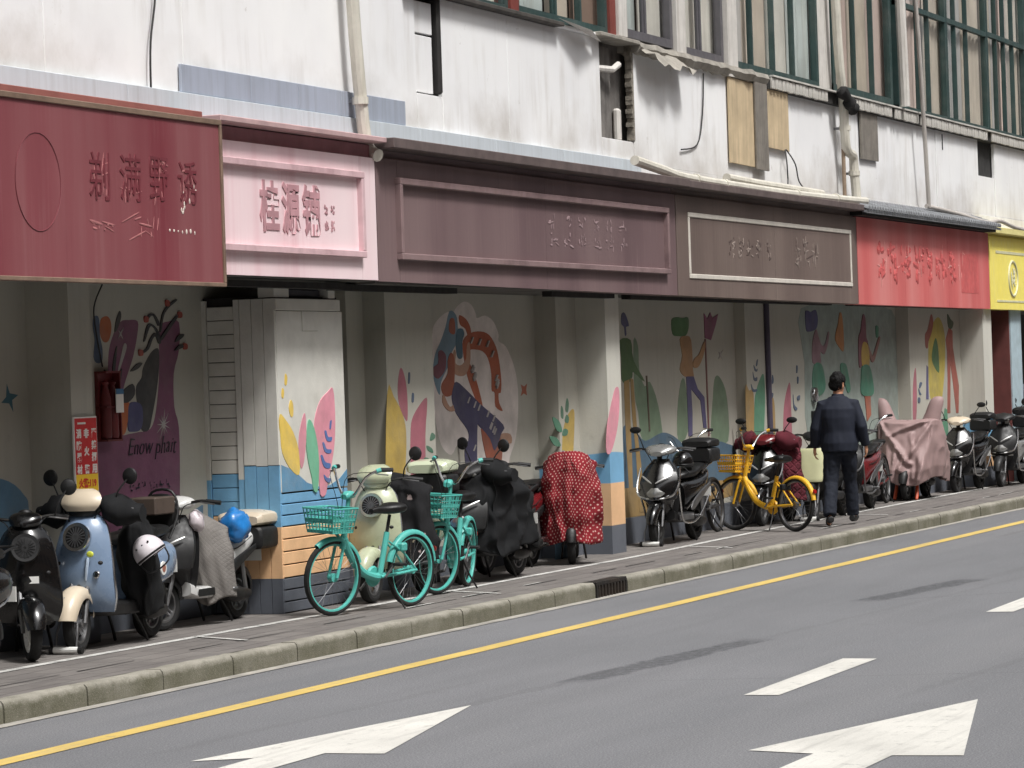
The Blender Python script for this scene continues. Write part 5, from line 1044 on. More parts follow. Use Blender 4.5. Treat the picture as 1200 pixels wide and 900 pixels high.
    # stand
    MB().tube(spline([(-.12, -.10, .24), (-.24, -.12, .10), (-.30, -.13, .012)], 2), .012, 6).build('stand_leg', BLACK, r_); MB().tube(spline([(-.12, .10, .24), (-.24, .12, .10), (-.30, .13, .012)], 2), .012, 6).build('stand_leg', BLACK, r_)
    for s_ in (-1, 1): MB().box(-.22, -.14, min(s_*.17, s_*.24), max(s_*.17, s_*.24), .27, .295).build('pillion_peg', STEEL, r_, bevel=.006)
    if rack:
        for s_ in (-1, 1): tube_o('rack_tube', bars or BLACK, r_, [(-.62, s_*.10, .72), (-.80, s_*.115, .80), (-.98, s_*.09, .82)], .009)
        tube_o('rack_tube', bars or BLACK, r_, [(-.98, -.09, .82), (-1.0, 0, .82), (-.98, .09, .82)], .009)
    if bars:
        for s_ in (-1, 1):
            tube_o('crash_bar', bars, r_, [(.60, s_*.10, .50), (.58, s_*.20, .54), (.50, s_*.235, .66), (.42, s_*.22, .82)], .011)
            tube_o('crash_bar', bars, r_, [(.50, s_*.23, .60), (.40, s_*.21, .42), (.30, s_*.20, .25), (.0, s_*.20, .22), (-.25, s_*.21, .30), (-.55, s_*.20, .48)], .011)
        tube_o('crash_bar', bars, r_, [(.60, -.10, .50), (.645, 0, .49), (.60, .10, .50)], .011)
    for s_ in (-1, 1): MB().tube([st @ p for p in spline([(.34, s_*.19, 1.01), (.45, s_*.13, .98), (.44, s_*.07, .86), (.43, s_*.05, .72)], 4)], .0045, 5).build('cable', BLACK, r_)
    MB().lathe([(0, .012), (.045, .011), (.055, 0), (.055, -.02)], Matrix.Translation((.33, 0, 1.045)) @ Matrix.Rotation(R(-25), 4, 'Y'), 18).build('speedometer', BLACK, r_)
    MB().tube([(-.14, -.125, .742), (-.14, -.08, .79), (-.14, .08, .79), (-.14, .125, .742)] if style == 'sport' else [(-.36, -.148, .765), (-.36, -.09, .815), (-.36, .09, .815), (-.36, .148, .765)], .006, 5).build('seat_strap', BLACK, r_)
    if style == 'vintage':
        MB().tube(spline([(.41, .21, .28), (.44, .243, .38), (.455, .238, .52), (.435, .215, .70), (.40, .17, .87), (.39, .10, .955)], 3), .008, 6).build('edge_trim', CHROME if ringm is None else BLACK, r_)
        MB().tube(spline([(.41, -.21, .28), (.44, -.243, .38), (.455, -.238, .52), (.435, -.215, .70), (.40, -.17, .87), (.39, -.10, .955)], 3), .008, 6).build('edge_trim', CHROME if ringm is None else BLACK, r_)
        for s_ in (-1, 1): MB().tube(spline([(-.16, s_*.155, .46), (-.4, s_*.19, .43), (-.65, s_*.185, .47), (-.85, s_*.12, .55)], 3), .006, 5).build('side_trim', CHROME if ringm is None else BLACK, r_)
    else:
        for s_ in (-1, 1):
            MB().box(-.12, .34, min(s_*.168, s_*.176), max(s_*.168, s_*.176), .25, .31).build('sill_panel', STEEL if bars else BLACK, r_, bevel=.003)
            MB().tube(spline([(-.16, s_*.13, .58), (-.4, s_*.15, .60), (-.7, s_*.13, .68)], 3), .005, 5).build('panel_seam', BLACK, r_)
    if topbox: box_case(r_, -.92, tbz, *topbox)
    if backrest:
        tube_o('backrest_tube', BLACK, r_, [(-.80, -.10, .72), (-.90, -.13, .9), (-.92, -.08, 1.06), (-.92, .08, 1.06), (-.90, .13, .9), (-.80, .10, .72)], .011)
        MB().loft([sect(-.93, 0, .90, .10, .13, 3), sect(-.89, 0, .90, .125, .15, 3), sect(-.85, 0, .90, .11, .135, 3)]).build('backrest', SEATM, r_)
    if muffs:
        for s_ in (-1, 1):
            rings = []
            for k in range(7):
                t_ = k/6; yy = s_*(.14+.25*t_); rd = .055+.05*math.sin(math.pi*min(1, t_*1.1+.12))
                ring = []
                for j in range(14):
                    a = 2*math.pi*j/14; w__ = 1+.22*noise.noise(Vector((j*.9, k*.8, s_*3+loc[0])))
                    ring.append(st @ Vector((.33-.08*t_+rd*1.5*w__*math.cos(a), yy, 1.0+rd*1.15*w__*math.sin(a)-.05*t_)))
                rings.append(ring)
            MB().loft(rings).build('handlebar_muff', muffs, r_, smooth=60)
    if visor:
        shield(r_, [(.985, .47, .11, .03), (1.03, .465, .15, .045), (1.08, .44, .15, .05), (1.12, .41, .115, .045), (1.14, .385, .06, .03)], .012, visor, 'visor')
    if basket: 
        wire_basket(r_, .50, .86, .30, .24, .20, basket)
    return r_
def wire_basket(parent, x, z, wd, L, h, mt, tp=.8, name='basket', solid=False):
    m = MB(); n = 9
    def pt(u, v, k):   # u,v in -1..1 , k height 0..1
        f = tp+(1-tp)*k; return Vector((x+u*L/2*f, v*wd/2*f, z+h*k))
    for k in (0, .25, .5, .75, 1):
        r_ = .0085 if k == 1 else .0045
        m.tube([pt(-1, -1, k), pt(1, -1, k), pt(1, 1, k), pt(-1, 1, k)], r_, 5, True)
    for i in range(n):
        s_ = -1+2*i/(n-1)
        for a, b in (((s_, -1), (s_, -1)), ((s_, 1), (s_, 1)), ((-1, s_), (-1, s_)), ((1, s_), (1, s_))): m.tube([pt(*a, 0), pt(*b, 1)], .0045, 5)
        m.tube([pt(s_, -1, 0), pt(s_, 1, 0)], .0045, 5); m.tube([pt(-1, s_, 0), pt(1, s_, 0)], .0045, 5)
    b = m.build(name, mt, parent)
    if solid:
        m2 = MB()
        for (u0, u1, v0, v1) in ((-1, 1, -1.0, -1.0), (-1, 1, 1.0, 1.0), (1, 1, -1, 1), (-1, -1, -1, 1)):
            for (ka, kb) in ((0, .12), (.42, .6)): 
                a, b_, c, d = pt(u0, v0, ka), pt(u1, v1, ka), pt(u1, v1, kb), pt(u0, v0, kb)
                q = Vector((x, 0, z)); m2.add([a, b_, c, d]+[p+(q-p)*.02 for p in (a, b_, c, d)], [(0, 1, 2, 3), (7, 6, 5, 4), (0, 4, 5, 1), (1, 5, 6, 2), (2, 6, 7, 3), (3, 7, 4, 0)])
        m2.add([pt(-1, -1, .01), pt(1, -1, .01), pt(1, 1, .01), pt(-1, 1, .01)], [(0, 1, 2, 3)])
        m2.build('basket_band', mt, b, smooth=0)
    return b

def bicycle(label, loc, yaw, fm, steer=0, lean=4, wr=.30, rimm=None, tyre_band=None, basket=None, saddle=None, step=True, group='bicycles parked along the shopfronts', fendm=None, scale=1.0, gripm=None, stemcover=None):
    r_ = empty('bicycle', (loc[0], loc[1], ZP), yaw); r_.rotation_euler = (R(lean), 0, yaw); r_.scale = (scale,)*3
    tag(r_, label, 'bicycle', group); rimm = rimm or fm; fx, rx = .50, -.50; wb = 1.0
    piv = Vector((.38, 0, 0)); st = Matrix.Translation(piv) @ Matrix.Rotation(R(steer), 4, 'Z') @ Matrix.Translation(-piv)
    wheel_parts(r_, fx, wr, .045, rimm, 28, steer=st, hubr=.035); wheel_parts(r_, rx, wr, .045, rimm, 28, hubr=.035)
    # frame tubes
    bb = Vector((-.06, 0, .27)); hd0, hd1 = Vector((.40, 0, .52)), Vector((.355, 0, .74)); sp0, sp1 = Vector((-.10, 0, .34)), Vector((-.175, 0, .62))
    m = MB(); m.tube(spline([(.385, 0, .60), (.30, 0, .47), (.16, 0, .33), (.0, 0, .275), tuple(bb)], 4), [.034]*17, 10).build('down_tube', fm, r_)
    MB().tube([sp0+Vector((.02, 0, -.08)), sp1], .024, 10).build('seat_tube', fm, r_); MB().tube([hd0, hd1], .026, 10).build('head_tube', fm, r_)
    for s_ in (-1, 1):
        MB().tube([bb+Vector((0, s_*.03, 0)), Vector((-.28, s_*.05, .285)), Vector((rx, s_*.055, wr))], .013, 8).build('chain_stay', fm, r_)
        MB().tube([sp1+Vector((.005, s_*.02, -.07)), Vector((-.34, s_*.045, .45)), Vector((rx, s_*.055, wr))], .009, 8).build('seat_stay', fm, r_)
        MB().tube([st @ Vector(p) for p in ((fx, s_*.05, wr), (.455, s_*.05, .45), (.425, s_*.045, .56))], .013, 8).build('fork_blade', fm, r_)
    MB().tube([st @ Vector((.425, -.045, .56)), st @ Vector((.425, .045, .56))], .017, 8).build('fork_crown', fm, r_)
    fender(r_, rx, wr, wr+.012, .032, 15, 170, fendm or fm, None, 'rear_fender', .5)
    fender(r_, fx, wr, wr+.012, .030, 55, 160, fendm or fm, st, 'front_fender', .5)
    MB().lathe([(.0, .03), (.075, .03), (.085, .05), (.075, .07), (0, .07)], Matrix.Translation(bb) @ RY, 20).build('chain_case', fm, r_)
    m = MB(); m.tube([bb+Vector((0, -.075, 0)), bb+Vector((.12, -.085, -.10))], .010, 6); m.build('crank', STEEL, r_); m = MB(); m.tube([bb+Vector((0, .075, 0)), bb+Vector((-.12, .085, .10))], .010, 6); m.build('crank', STEEL, r_)
    for s_, q in ((-1, Vector((.12, -.13, -.10))), (1, Vector((-.12, .13, .10)))): c_ = bb+q; MB().box(c_.x-.045, c_.x+.045, c_.y-.04, c_.y+.04, c_.z-.012, c_.z+.012).build('pedal', BLACK, r_, bevel=.005)
    MB().tube([sp1, sp1+Vector((-.035, 0, .14))], .014, 8).build('seat_post', BLACK, r_)
    MB().loft(bezloft([(.03, .80, .02, .018), (-.03, .805, .03, .028), (-.12, .805, .055, .035), (-.21, .81, .105, .045), (-.29, .815, .115, .042), (-.34, .815, .07, .028)], e=2.4)).build('saddle', saddle or SEATM, r_)
    # bars
    MB().tube([st @ hd1, st @ Vector((.33, 0, .94))], .018, 8).build('stem', stemcover or BLACK, r_)
    if stemcover: MB().loft(bezloft([(.26, .94, .02, .02), (.30, .945, .035, .03), (.36, .94, .04, .032), (.39, .93, .03, .02)])).build('stem_cap', stemcover, r_)
    hb = MB().tube([st @ p for p in spline([(.17, -.30, 1.15), (.24, -.26, 1.15), (.31, -.17, 1.09), (.335, -.08, .96), (.335, 0, .94), (.335, .08, .96), (.31, .17, 1.09), (.24, .26, 1.15), (.17, .30, 1.15)], 3)], .011, 8).build('handlebar', CHROME, r_)
    for s_ in (-1, 1):
        MB().tube([st @ Vector((.15, s_*.31, 1.15)), st @ Vector((.235, s_*.262, 1.15))], .018, 8).build('grip', BLACK, hb)
        if gripm: MB().tube([st @ Vector((.235, s_*.262, 1.15)), st @ Vector((.265, s_*.243, 1.14))], .019, 8).build('grip_ring', gripm, hb)
        MB().tube([st @ p for p in spline([(.27, s_*.23, 1.13), (.28, s_*.27, 1.12), (.20, s_*.31, 1.11)], 3)], .005, 5).build('brake_lever', STEEL, hb)
        MB().tube([st @ p for p in spline([(.28, s_*.22, 1.13), (.44, s_*.10, 1.10), (.43, s_*.03, .90), (.40, 0, .66)], 4)], .003, 5).build('brake_cable', BLACK, r_)
    if basket:
        bk = wire_basket(r_, .53, .66, .34, .27, .19, basket, .82, solid=True)
        for o in [bk]+list(bk.children):
            o.data.transform(st)
        MB().tube([st @ Vector((.41, 0, .60)), st @ Vector((.48, 0, .655))], .012, 6).build('basket_bracket', basket, r_)
    MB().tube(spline([(-.16, .03, .26), (-.20, .09, .12), (-.23, .15, .012)], 3), .008, 6).build('kickstand', BLACK, r_)
    MB().loft([sect(-.82, 0, .45, .02, .02, 3), sect(-.805, 0, .45, .025, .025, 3)]).build('rear_reflector', REDLENS, r_)
    lk = MB().box(-.36, -.29, -.055, .075, .46, .53); lk.build('wheel_lock_box', fm if fendm is None else BLACK, r_, bevel=.012)
    return r_

def cloth(name, label, fn, nu, nv, mt, loc, yaw, thick=.006, wr_=.012, fr=9, cat='cover', closed=False, seed=0, group=None):
    """draped sheet: fn(u,v)->Vector local; wrinkled, with thickness"""
    P_ = [[fn(i/(nu if closed else nu-1), j/(nv-1)) for i in range(nu)] for j in range(nv)]
    for j in range(nv):
        for i in range(nu):
            p = P_[j][i]; d = Vector((noise.noise(p*fr+Vector((seed, 0, 0))), noise.noise(p*fr+Vector((0, seed+7, 0))), noise.noise(p*fr+Vector((0, 0, seed+13)))*.4))
            d2 = Vector((noise.noise(Vector((p.x*fr*2, p.y*fr*2, p.z*2+seed))), noise.noise(Vector((p.y*fr*2, p.x*fr*2+4, p.z*2+seed))), 0))
            rg = 1-2*abs(noise.noise(Vector((p.x*fr*.7+seed, p.y*fr*.7, p.z*fr*.38)))); rg = rg*abs(rg)
            ou = Vector((p.x, p.y, 0)); ou = ou.normalized() if ou.length > .01 else ou
            P_[j][i] = p+d*wr_+d2*wr_*.7+ou*rg*wr_*1.1
    vs__ = [p for r in P_ for p in r]; fs = []
    for j in range(nv-1):
        for i in range(nu if closed else nu-1): fs.append((j*nu+i, j*nu+(i+1) % nu, (j+1)*nu+(i+1) % nu, (j+1)*nu+i))
    o = MB().add(vs__, fs).build(name, mt, smooth=80)
    uvl = o.data.uv_layers.new(name='UVMap'); ww = sum((P_[nv//2][i+1]-P_[nv//2][i]).length for i in range(nu-1)); hh_ = sum((P_[j+1][nu//2]-P_[j][nu//2]).length for j in range(nv-1))
    for lp in o.data.loops: uvl.data[lp.index].uv = ((lp.vertex_index % nu)/nu*ww, (lp.vertex_index//nu)/nv*hh_)
    md = o.modifiers.new('thickness', 'SOLIDIFY'); md.thickness = thick; md.offset = -1
    o.location = (loc[0], loc[1], ZP); o.rotation_euler = (0, 0, yaw); tag(o, label, cat, group)
    return o
def blanket(label, loc, yaw, mt, z0=.34, z1=1.04, w0=.30, w1=.26, x0=.44, x1=.50, bulge=.10, seed=0, sway=0, name='wind_blanket', wr_=.026):
    """quilted wind blanket hung in front of the leg shield and wrapped round its sides"""
    def fn(u, v):
        a = (u-.5)*2; z = z1+(z0-z1)*v; hw = w1+(w0-w1)*v+.03*math.sin(math.pi*v)
        top = max(0, 1-v/.12)
        x = x0+(x1-x0)*v+bulge*(1-abs(a)**2.4)+.04*math.sin(math.pi*v)-.16*abs(a)**5-top*.10
        fold = .016*math.sin(a*9+seed+2*v)*v+.010*math.sin(a*17+seed*2-3*v)*v
        return Vector((x+fold, a*hw+sway*v, z-.13*abs(a)**2.5*(1-v)**2+.03*math.sin(a*4+seed)*v*v))
    return cloth(name, label, fn, 44, 40, mt, loc, yaw, .014, wr_, 7, 'blanket', seed=seed)
# ------------------------------------------------------------------ fabrics
def fabric(name, c, var=.12, bump=.3, quilt=None, dots=None, flowers=None, rough=.9, uv=False):
    t = NT(name); o = t.map(); cc = t.mix(t.rng(t.noise(o, 5, 4), .3, .7), scl(c, 1-var), scl(c, 1+var)); h = t.noise(o, 90, 3)
    s3 = t.n('ShaderNodeSeparateXYZ'); t.l(t.tc.outputs['Object'], s3.inputs[0])
    a = t.math('ADD', s3.outputs[1], t.math('MULTIPLY', s3.outputs[0], .35)); b2 = s3.outputs[2]
    if uv:
        su = t.n('ShaderNodeSeparateXYZ'); t.l(t.tc.outputs['UV'], su.inputs[0]); a = su.outputs[0]; b2 = su.outputs[1]
    if dots or quilt:
        k = (dots or quilt)[0]
        d1 = t.math('MULTIPLY', t.math('ADD', a, b2), k); d2 = t.math('MULTIPLY', t.math('SUBTRACT', a, b2), k)
        f1 = t.math('SUBTRACT', t.math('FRACT', d1, 0), .5); f2 = t.math('SUBTRACT', t.math('FRACT', d2, 0), .5)
        if dots:
            r_ = t.math('ADD', t.math('MULTIPLY', f1, f1), t.math('MULTIPLY', f2, f2))
            cc = t.mix(t.rng(r_, dots[2]**2*1.25, dots[2]**2*.8), cc, dots[1])
        else:
            e = t.math('MAXIMUM', t.math('ABSOLUTE', f1, 0), t.math('ABSOLUTE', f2, 0)); h = t.math('ADD', t.rng(e, .30, .5, 1, 0), t.math('MULTIPLY', h, .15))
    if flowers:
        for sc_, colr, th_ in flowers:
            v = t.n('ShaderNodeTexVoronoi'); v.inputs['Scale'].default_value = sc_; t.l(t.map((1, 1, 1), (sc_, 2, 1)), v.inputs['Vector'])
            w_ = t.math('ADD', v.outputs['Distance'], t.rng(t.noise(o, sc_*6, 2), .3, .7, -.07, .07))
            cc = t.mix(t.rng(w_, th_, th_*.75), cc, colr)
    t.l(cc, t.b.inputs['Base Color']); t.b.inputs['Roughness'].default_value = rough; t.b.inputs['Specular IOR Level'].default_value = .3
    t.bump(h, bump, .012 if quilt else .004); MATS[name] = t.m; return t.m
BLKCLOTH = fabric('black_nylon', S(20, 21, 23), .25, rough=.85); GREYQ = fabric('grey_quilt', S(122, 118, 114), .1, .22, quilt=(20,), uv=True); FLORAL = fabric('black_floral_cloth', S(27, 27, 29), .2, .3, flowers=((5.5, S(196, 178, 176), .17), (7.3, S(150, 140, 120), .12)))
REDDOT = fabric('red_polka_dot_cloth', S(120, 28, 36), .15, .3, dots=(17, S(190, 150, 142), .2), uv=True); REDDOT2 = fabric('red_polka_dot_muff', S(112, 26, 34), .15, .3, dots=(17, S(190, 150, 142), .2)); MARQ = fabric('maroon_quilt', S(92, 34, 44), .15, .8, quilt=(8,), uv=True, flowers=((4.5, S(190, 130, 140), .13),)); MARM = fabric('maroon_muff', S(86, 30, 40), .2); MAUVE = fabric('mauve_rain_cover', S(154, 130, 128), .06, .15, rough=.55)
BLUEGREY = mat('blue_grey_paint', S(120, 140, 166), .3, var=.04, coat=.5, dirt=(S(96, 108, 126), .25)); CREAM = mat('cream_paint', S(206, 192, 170), .35, var=.06, coat=.3, dirt=(S(150, 134, 112), .3)); SAGE = mat('sage_paint', S(174, 180, 152), .3, var=.06, coat=.5, dirt=(S(128, 130, 108), .25))
WHITESC = mat('white_scooter_paint', S(200, 200, 198), .35, var=.06, coat=.3, dirt=(S(120, 116, 108), .35)); SILVER = mat('silver_paint', S(166, 166, 164), .3, .6, var=.1, coat=.3); REDP = mat('red_paint', S(96, 24, 28), .3, var=.15, coat=.5); YELB = mat('yellow_bike_paint', S(232, 178, 40), .4, var=.06, dirt=(S(150, 112, 40), .3)); TEAL = mat('teal_bike_paint', S(84, 176, 166), .4, var=.06, dirt=(S(80, 130, 122), .25)); PALEG = mat('pale_green_plastic', S(206, 206, 164), .45, var=.06, dirt=(S(140, 138, 108), .3))
YELPL = mat('yellow_plastic', S(224, 172, 44), .5, var=.06)
def front_at(fx, fy, yaw, d=.62): a = R(yaw); return (fx-d*math.cos(a), fy-d*math.sin(a))
def loc_of(o, p):   # local point of a parked thing in world metres
    a = o.rotation_euler.z; k = o.scale[0]; return Vector((o.location.x+k*(p[0]*math.cos(a)-p[1]*math.sin(a)), o.location.y+k*(p[0]*math.sin(a)+p[1]*math.cos(a)), ZP+k*p[2]))
def wheel_lock(o, label, mt=WHITEP, x=.62):
    r_ = empty('wheel_lock', loc_of(o, (x+.15, 0, .0)), o.rotation_euler.z); tag(r_, label, 'lock', 'locks on scooter front wheels')
    MB().tube([(.0, -.11, .03), (.0, .11, .03)], .024, 10).build('crossbar', mt, r_); MB().tube([(0, -.075, .03), (-.02, -.08, .14), (-.06, -.065, .23), (-.09, -.052, .25)], .008, 6).build('shackle_arm', STEEL, r_); MB().tube([(0, .075, .03), (-.02, .08, .14), (-.06, .065, .23), (-.09, .052, .25)], .008, 6).build('shackle_arm', STEEL, r_)
    for s_ in (-1, 1): MB().tube([(0, s_*.095, .03), (0, s_*.125, .03)], .027, 10).build('end_cap', BLACK, r_)

# 1 tail of a black scooter at the left
s1 = scooter('black scooter parked in front of the black scooter with white rims', (17.98, 11.05), R(178), GLOSSBLACK, GLOSSBLACK, mirrors=(0, 0))
# 2 black scooter with white rims
p = front_at(19.62, 11.25, 207, .6)
s2 = scooter('glossy black scooter with white wheel rim and a small white sticker', p, R(207), GLOSSBLACK, GLOSSBLACK, rim=WHITEP, scale=.96, mirrors=(1, 1), steer=14, ringm=BLACK)
MB().box(.50, .506, .02, .09, .55, .60).build('sticker', WHITEP, s2, smooth=0).location = (.045, 0, 0)
# 3 blue-grey scooter
s3 = scooter('blue grey retro scooter with cream front fender and round headlight', front_at(20.32, 11.27, 183), R(183), BLUEGREY, BLUEGREY, fend=CREAM, headm=BLACK, muffs=BLKCLOTH, visor=CREAM, backrest=1, steer=6, mirrors=(1, 1))
b_ = Matrix.Translation((-.45, .198, .52)) @ Matrix.Rotation(R(-90), 4, 'X')
MB().lathe([(0, .012), (.05, .011), (.052, .006), (.05, 0)], b_, 20).build('badge', WHITEP, s3); MB().lathe([(0, .014), (.03, .0135), (.03, .012)], b_, 18).build('badge_ring', mat('badge_brown', S(150, 96, 80), .5), s3)
MB().tube(spline([(.565, .09, .66), (.56, .075, .58), (.545, .06, .50)], 3), [.008, .012, .012, .011, .010, .008, .006], 6).build('decal_stripe', mat('pale_blue_decal', S(188, 206, 226), .4), s3); MB().ell((.56, .105, .685), .008, .028, .022).build('decal_spot', mat('lime_decal', S(206, 214, 80), .4), s3)
MB().lathe([(0, .01), (.022, .008), (.028, 0)], Matrix.Translation((.535, .135, .54)) @ Matrix.Rotation(R(80), 4, 'Y'), 16).build('horn', CHROME, s3)
for s_ in (-.012, .012): MB().box(.795, .80, s_-.004, s_+.004, .30, .40).build('fender_stripe', BLUEGREY, s3, smooth=0).rotation_euler = (0, 0, 0)
blanket('black wind coat hanging beside the blue grey scooter', (s3.location.x-.0, s3.location.y-.20), R(200), BLKCLOTH, z0=.22, z1=.95, w0=.13, w1=.11, x0=-.02, x1=-.2, bulge=.10, seed=3, name='wind_coat')
def helmet(label, loc, rz, mt, rx=0):
    r_ = empty('helmet', loc, rz); r_.rotation_euler = (rx, 0, rz); tag(r_, label, 'helmet', 'helmets hung on the scooters')
    prof = [(.0, .135)]+[(.125*math.sin(R(a)), .135*math.cos(R(a))) for a in range(12, 103, 9)]+[(.115, -.03), (.105, -.028)]
    MB().lathe(prof, Matrix.Diagonal((1.12, .95, 1, 1)), 28).build('shell', mt, r_); MB().lathe([(.119, .0), (.127, -.012), (.121, -.03)], Matrix.Diagonal((1.12, .95, 1, 1)), 28).build('rim_trim', BLACK, r_)
    for k in range(3): MB().ell((.115, -.05+.05*k, .07), .006, .008, .008).build('vent', BLACK, r_)
    MB().tube(spline([(.0, .11, -.01), (.02, .08, -.12), (.02, -.08, -.12), (0, -.11, -.01)], 4), .006, 6).build('strap', BLACK, r_)
helmet('white helmet hanging from the blue grey scooter', (20.93, 10.98, .80), R(200), mat('helmet_white', S(212, 206, 210), .35, var=.05, dirt=(S(160, 150, 150), .3)), R(35))
wheel_lock(s3, 'white barred lock on the front wheel of the blue grey scooter', WHITEP)
bx_ = boxo('storage_box', mat('brown_box', S(74, 62, 54), .7, var=.2), None, -.16, .16, -.13, .13, 0, .13, .01); bx_.location = loc_of(s3, (-.74, -.02, .90)); tag(bx_, 'small dark brown box on the back of the blue grey scooter', 'box')
# 5 grey-blanket scooter
s5 = scooter('worn white scooter with black and cream top box', (22.72, 11.50), R(179), BLACK, WHITESC, style='sport', floorm=WHITESC, topbox=(.38, .44, .32, BLACK, CREAM), tbz=.56, mirrors=(0, 0), bars=None, headm=WHITESC, steer=-12, scale=.95)
blanket('grey quilted wind blanket hung over the worn white scooter', s5.location, R(190), GREYQ, z0=.18, z1=.86, w0=.16, w1=.19, x0=.06, x1=-.02, bulge=.12, seed=11, sway=.08, wr_=.012)
def bag(label, loc, mt, rx, ry, rz, seed, cat='bag'):
    m = MB().ell((0, 0, 0), rx, ry, rz, n=22, m=14)
    for v in m.v:
        k = 1+.28*noise.noise(v*14+Vector((seed, 0, 0)))+.12*noise.noise(v*35); v *= k
    o = m.build('plastic_bag', mt, smooth=60); o.location = loc; tag(o, label, cat)
bag('crumpled bright blue plastic bag stuffed behind the grey blanket', loc_of(s5, (-.40, .14, .78)), mat('blue_plastic', S(40, 120, 190), .3, var=.2, coat=.3), .14, .11, .13, 1)
bag('small crumpled white plastic bag tied at the worn white scooter handlebar', loc_of(s5, (.36, .18, .86)), mat('white_bag', S(206, 196, 200), .4, var=.1), .07, .06, .08, 4)
# 6, 8 teal bicycles
b1 = bicycle('teal share bicycle with front basket standing nearest the plank column box', (23.99, 10.61), R(166), TEAL, steer=-8, basket=TEAL, gripm=TEAL, stemcover=TEAL, lean=-3)
b2 = bicycle('teal share bicycle with front basket beside the black draped scooter', (26.25, 10.83), R(190), TEAL, steer=-26, basket=TEAL, gripm=TEAL, stemcover=TEAL, lean=-3)
# 7 sage scooter
s7 = scooter('sage green retro scooter with cream top box behind the teal bicycles', (25.46, 11.02), R(182), SAGE, SAGE, topbox=(.34, .40, .30, BLACK, mat('pale_sage', S(200, 208, 180), .3, var=.05, coat=.4)), mirrors=(0, 1), visor=SAGE, fend=SAGE)
MB().lathe([(0, .012), (.05, .011), (.052, 0)], Matrix.Translation((-.45, .198, .55)) @ Matrix.Rotation(R(-90), 4, 'X'), 18).build('badge', mat('yellow_badge', S(206, 180, 90), .5), s7)
blanket('black flower-patterned wind blanket over the sage green scooter', (s7.location.x, s7.location.y-.06), R(183), FLORAL, z0=.30, z1=1.06, w0=.26, w1=.24, x0=.18, x1=.12, bulge=.10, seed=5, sway=.04)
# 9 black draped scooter
s9 = scooter('scooter almost hidden under black padded cloth', (27.62, 11.05), R(178), BLACK, BLACK, mirrors=(0, 1), style='sport', muffs=BLKCLOTH)
def cover(label, loc, yaw, mt, levels, nu=60, nv=26, seed=0, ears=(), wr_=.02, name='scooter_cover', thick=.006, fr=5, horned=False):
    """draped cover; levels (v, z, xc, half length, half width)"""
    def fn(u, v):
        for i in range(len(levels)-1):
            if v <= levels[i+1][0] or i == len(levels)-2:
                a, b = levels[i], levels[i+1]; t_ = (v-a[0])/(b[0]-a[0]); break
        z, xc, hl, hw = [p_+(q_-p_)*t_ for p_, q_ in zip(a[1:], b[1:])]
        an = 2*math.pi*u; c_, s_ = math.cos(an), math.sin(an)
        e = 2/2.7; f = 1+.05*v*math.sin(an*7+seed)+.035*v*math.sin(an*13+2*seed)
        p_ = Vector((xc+hl*f*math.copysign(abs(c_)**e, c_), hw*f*math.copysign(abs(s_)**e, s_), z+(.05*v*v*math.sin(an*3+seed))))
        if horned:      # cloth sags between the horns and hangs in slanting folds from them
            p_.z -= .05*max(0, 1-(p_.y/.36)**2)*max(0, 1-v*2.2)*(1 if p_.x > 0 else .3)
            dsp = 0
            for (ya, za, yb, zb, am, wd) in ((.36, 1.05, -.05, .42, .075, .035), (-.36, 1.05, .08, .50, .065, .03), (.38, 1.0, .22, .28, .06, .03), (-.39, 1.0, -.25, .30, .07, .035), (.30, 1.08, -.28, .85, .05, .03), (.1, .9, .12, .3, .04, .025), (-.12, .7, -.15, .28, .045, .03)):
                dx_, dz_ = yb-ya, zb-za; L2 = dx_*dx_+dz_*dz_; tt = max(0, min(1, ((p_.y-ya)*dx_+(p_.z-za)*dz_)/L2)); q2 = (p_.y-ya-tt*dx_)**2+(p_.z-za-tt*dz_)**2
                dsp += am*math.exp(-q2/(wd*wd))-.4*am*math.exp(-q2/(9*wd*wd))
            p_.x += dsp*(1 if c_ > 0 else -1)
        return p_
    return cloth(name, label, fn, nu, nv, mt, loc, yaw, thick, wr_, fr, 'cover', True, seed)
cover('black padded cloth draped over a scooter beside the red polka dot blanket', (27.66, 11.02), R(178), BLKCLOTH, [(0, 1.02, .25, .03, .03), (.08, 1.03, .25, .14, .16), (.22, .95, .2, .30, .26), (.45, .75, .02, .55, .26), (.75, .5, -.05, .60, .25), (1, .28, -.05, .58, .27)], seed=2, wr_=.045, fr=7, nu=100, nv=44)
# 10 red and black moped
s10 = scooter('black moped with red side panel squeezed beside the black draped scooter', (28.98, 11.40), R(181), BLACK, REDP, style='sport', wheelr=.24, mirrors=(1, 0), rack=True)
MB().lathe([(0, 0), (.04, 0), (.05, .03), (.05, .26), (.035, .30), (0, .30)], Matrix.Translation((-.45, .16, .24)) @ Matrix.Rotation(R(-90), 4, 'Y'), 16).build('silencer', CHROME, s10)
# 11 polka dot
s11 = scooter('black scooter behind the red polka dot blanket', front_at(29.78, 11.05, 199, .58), R(199), BLACK, BLACK, style='sport', muffs=None, mirrors=(0, 0), scale=.93)
blanket('red polka dot wind blanket covering the front of a scooter', (s11.location.x, s11.location.y), R(199), REDDOT, z0=.22, z1=1.10, w0=.29, w1=.25, x0=.50, x1=.56, bulge=.20, seed=8, wr_=.036)
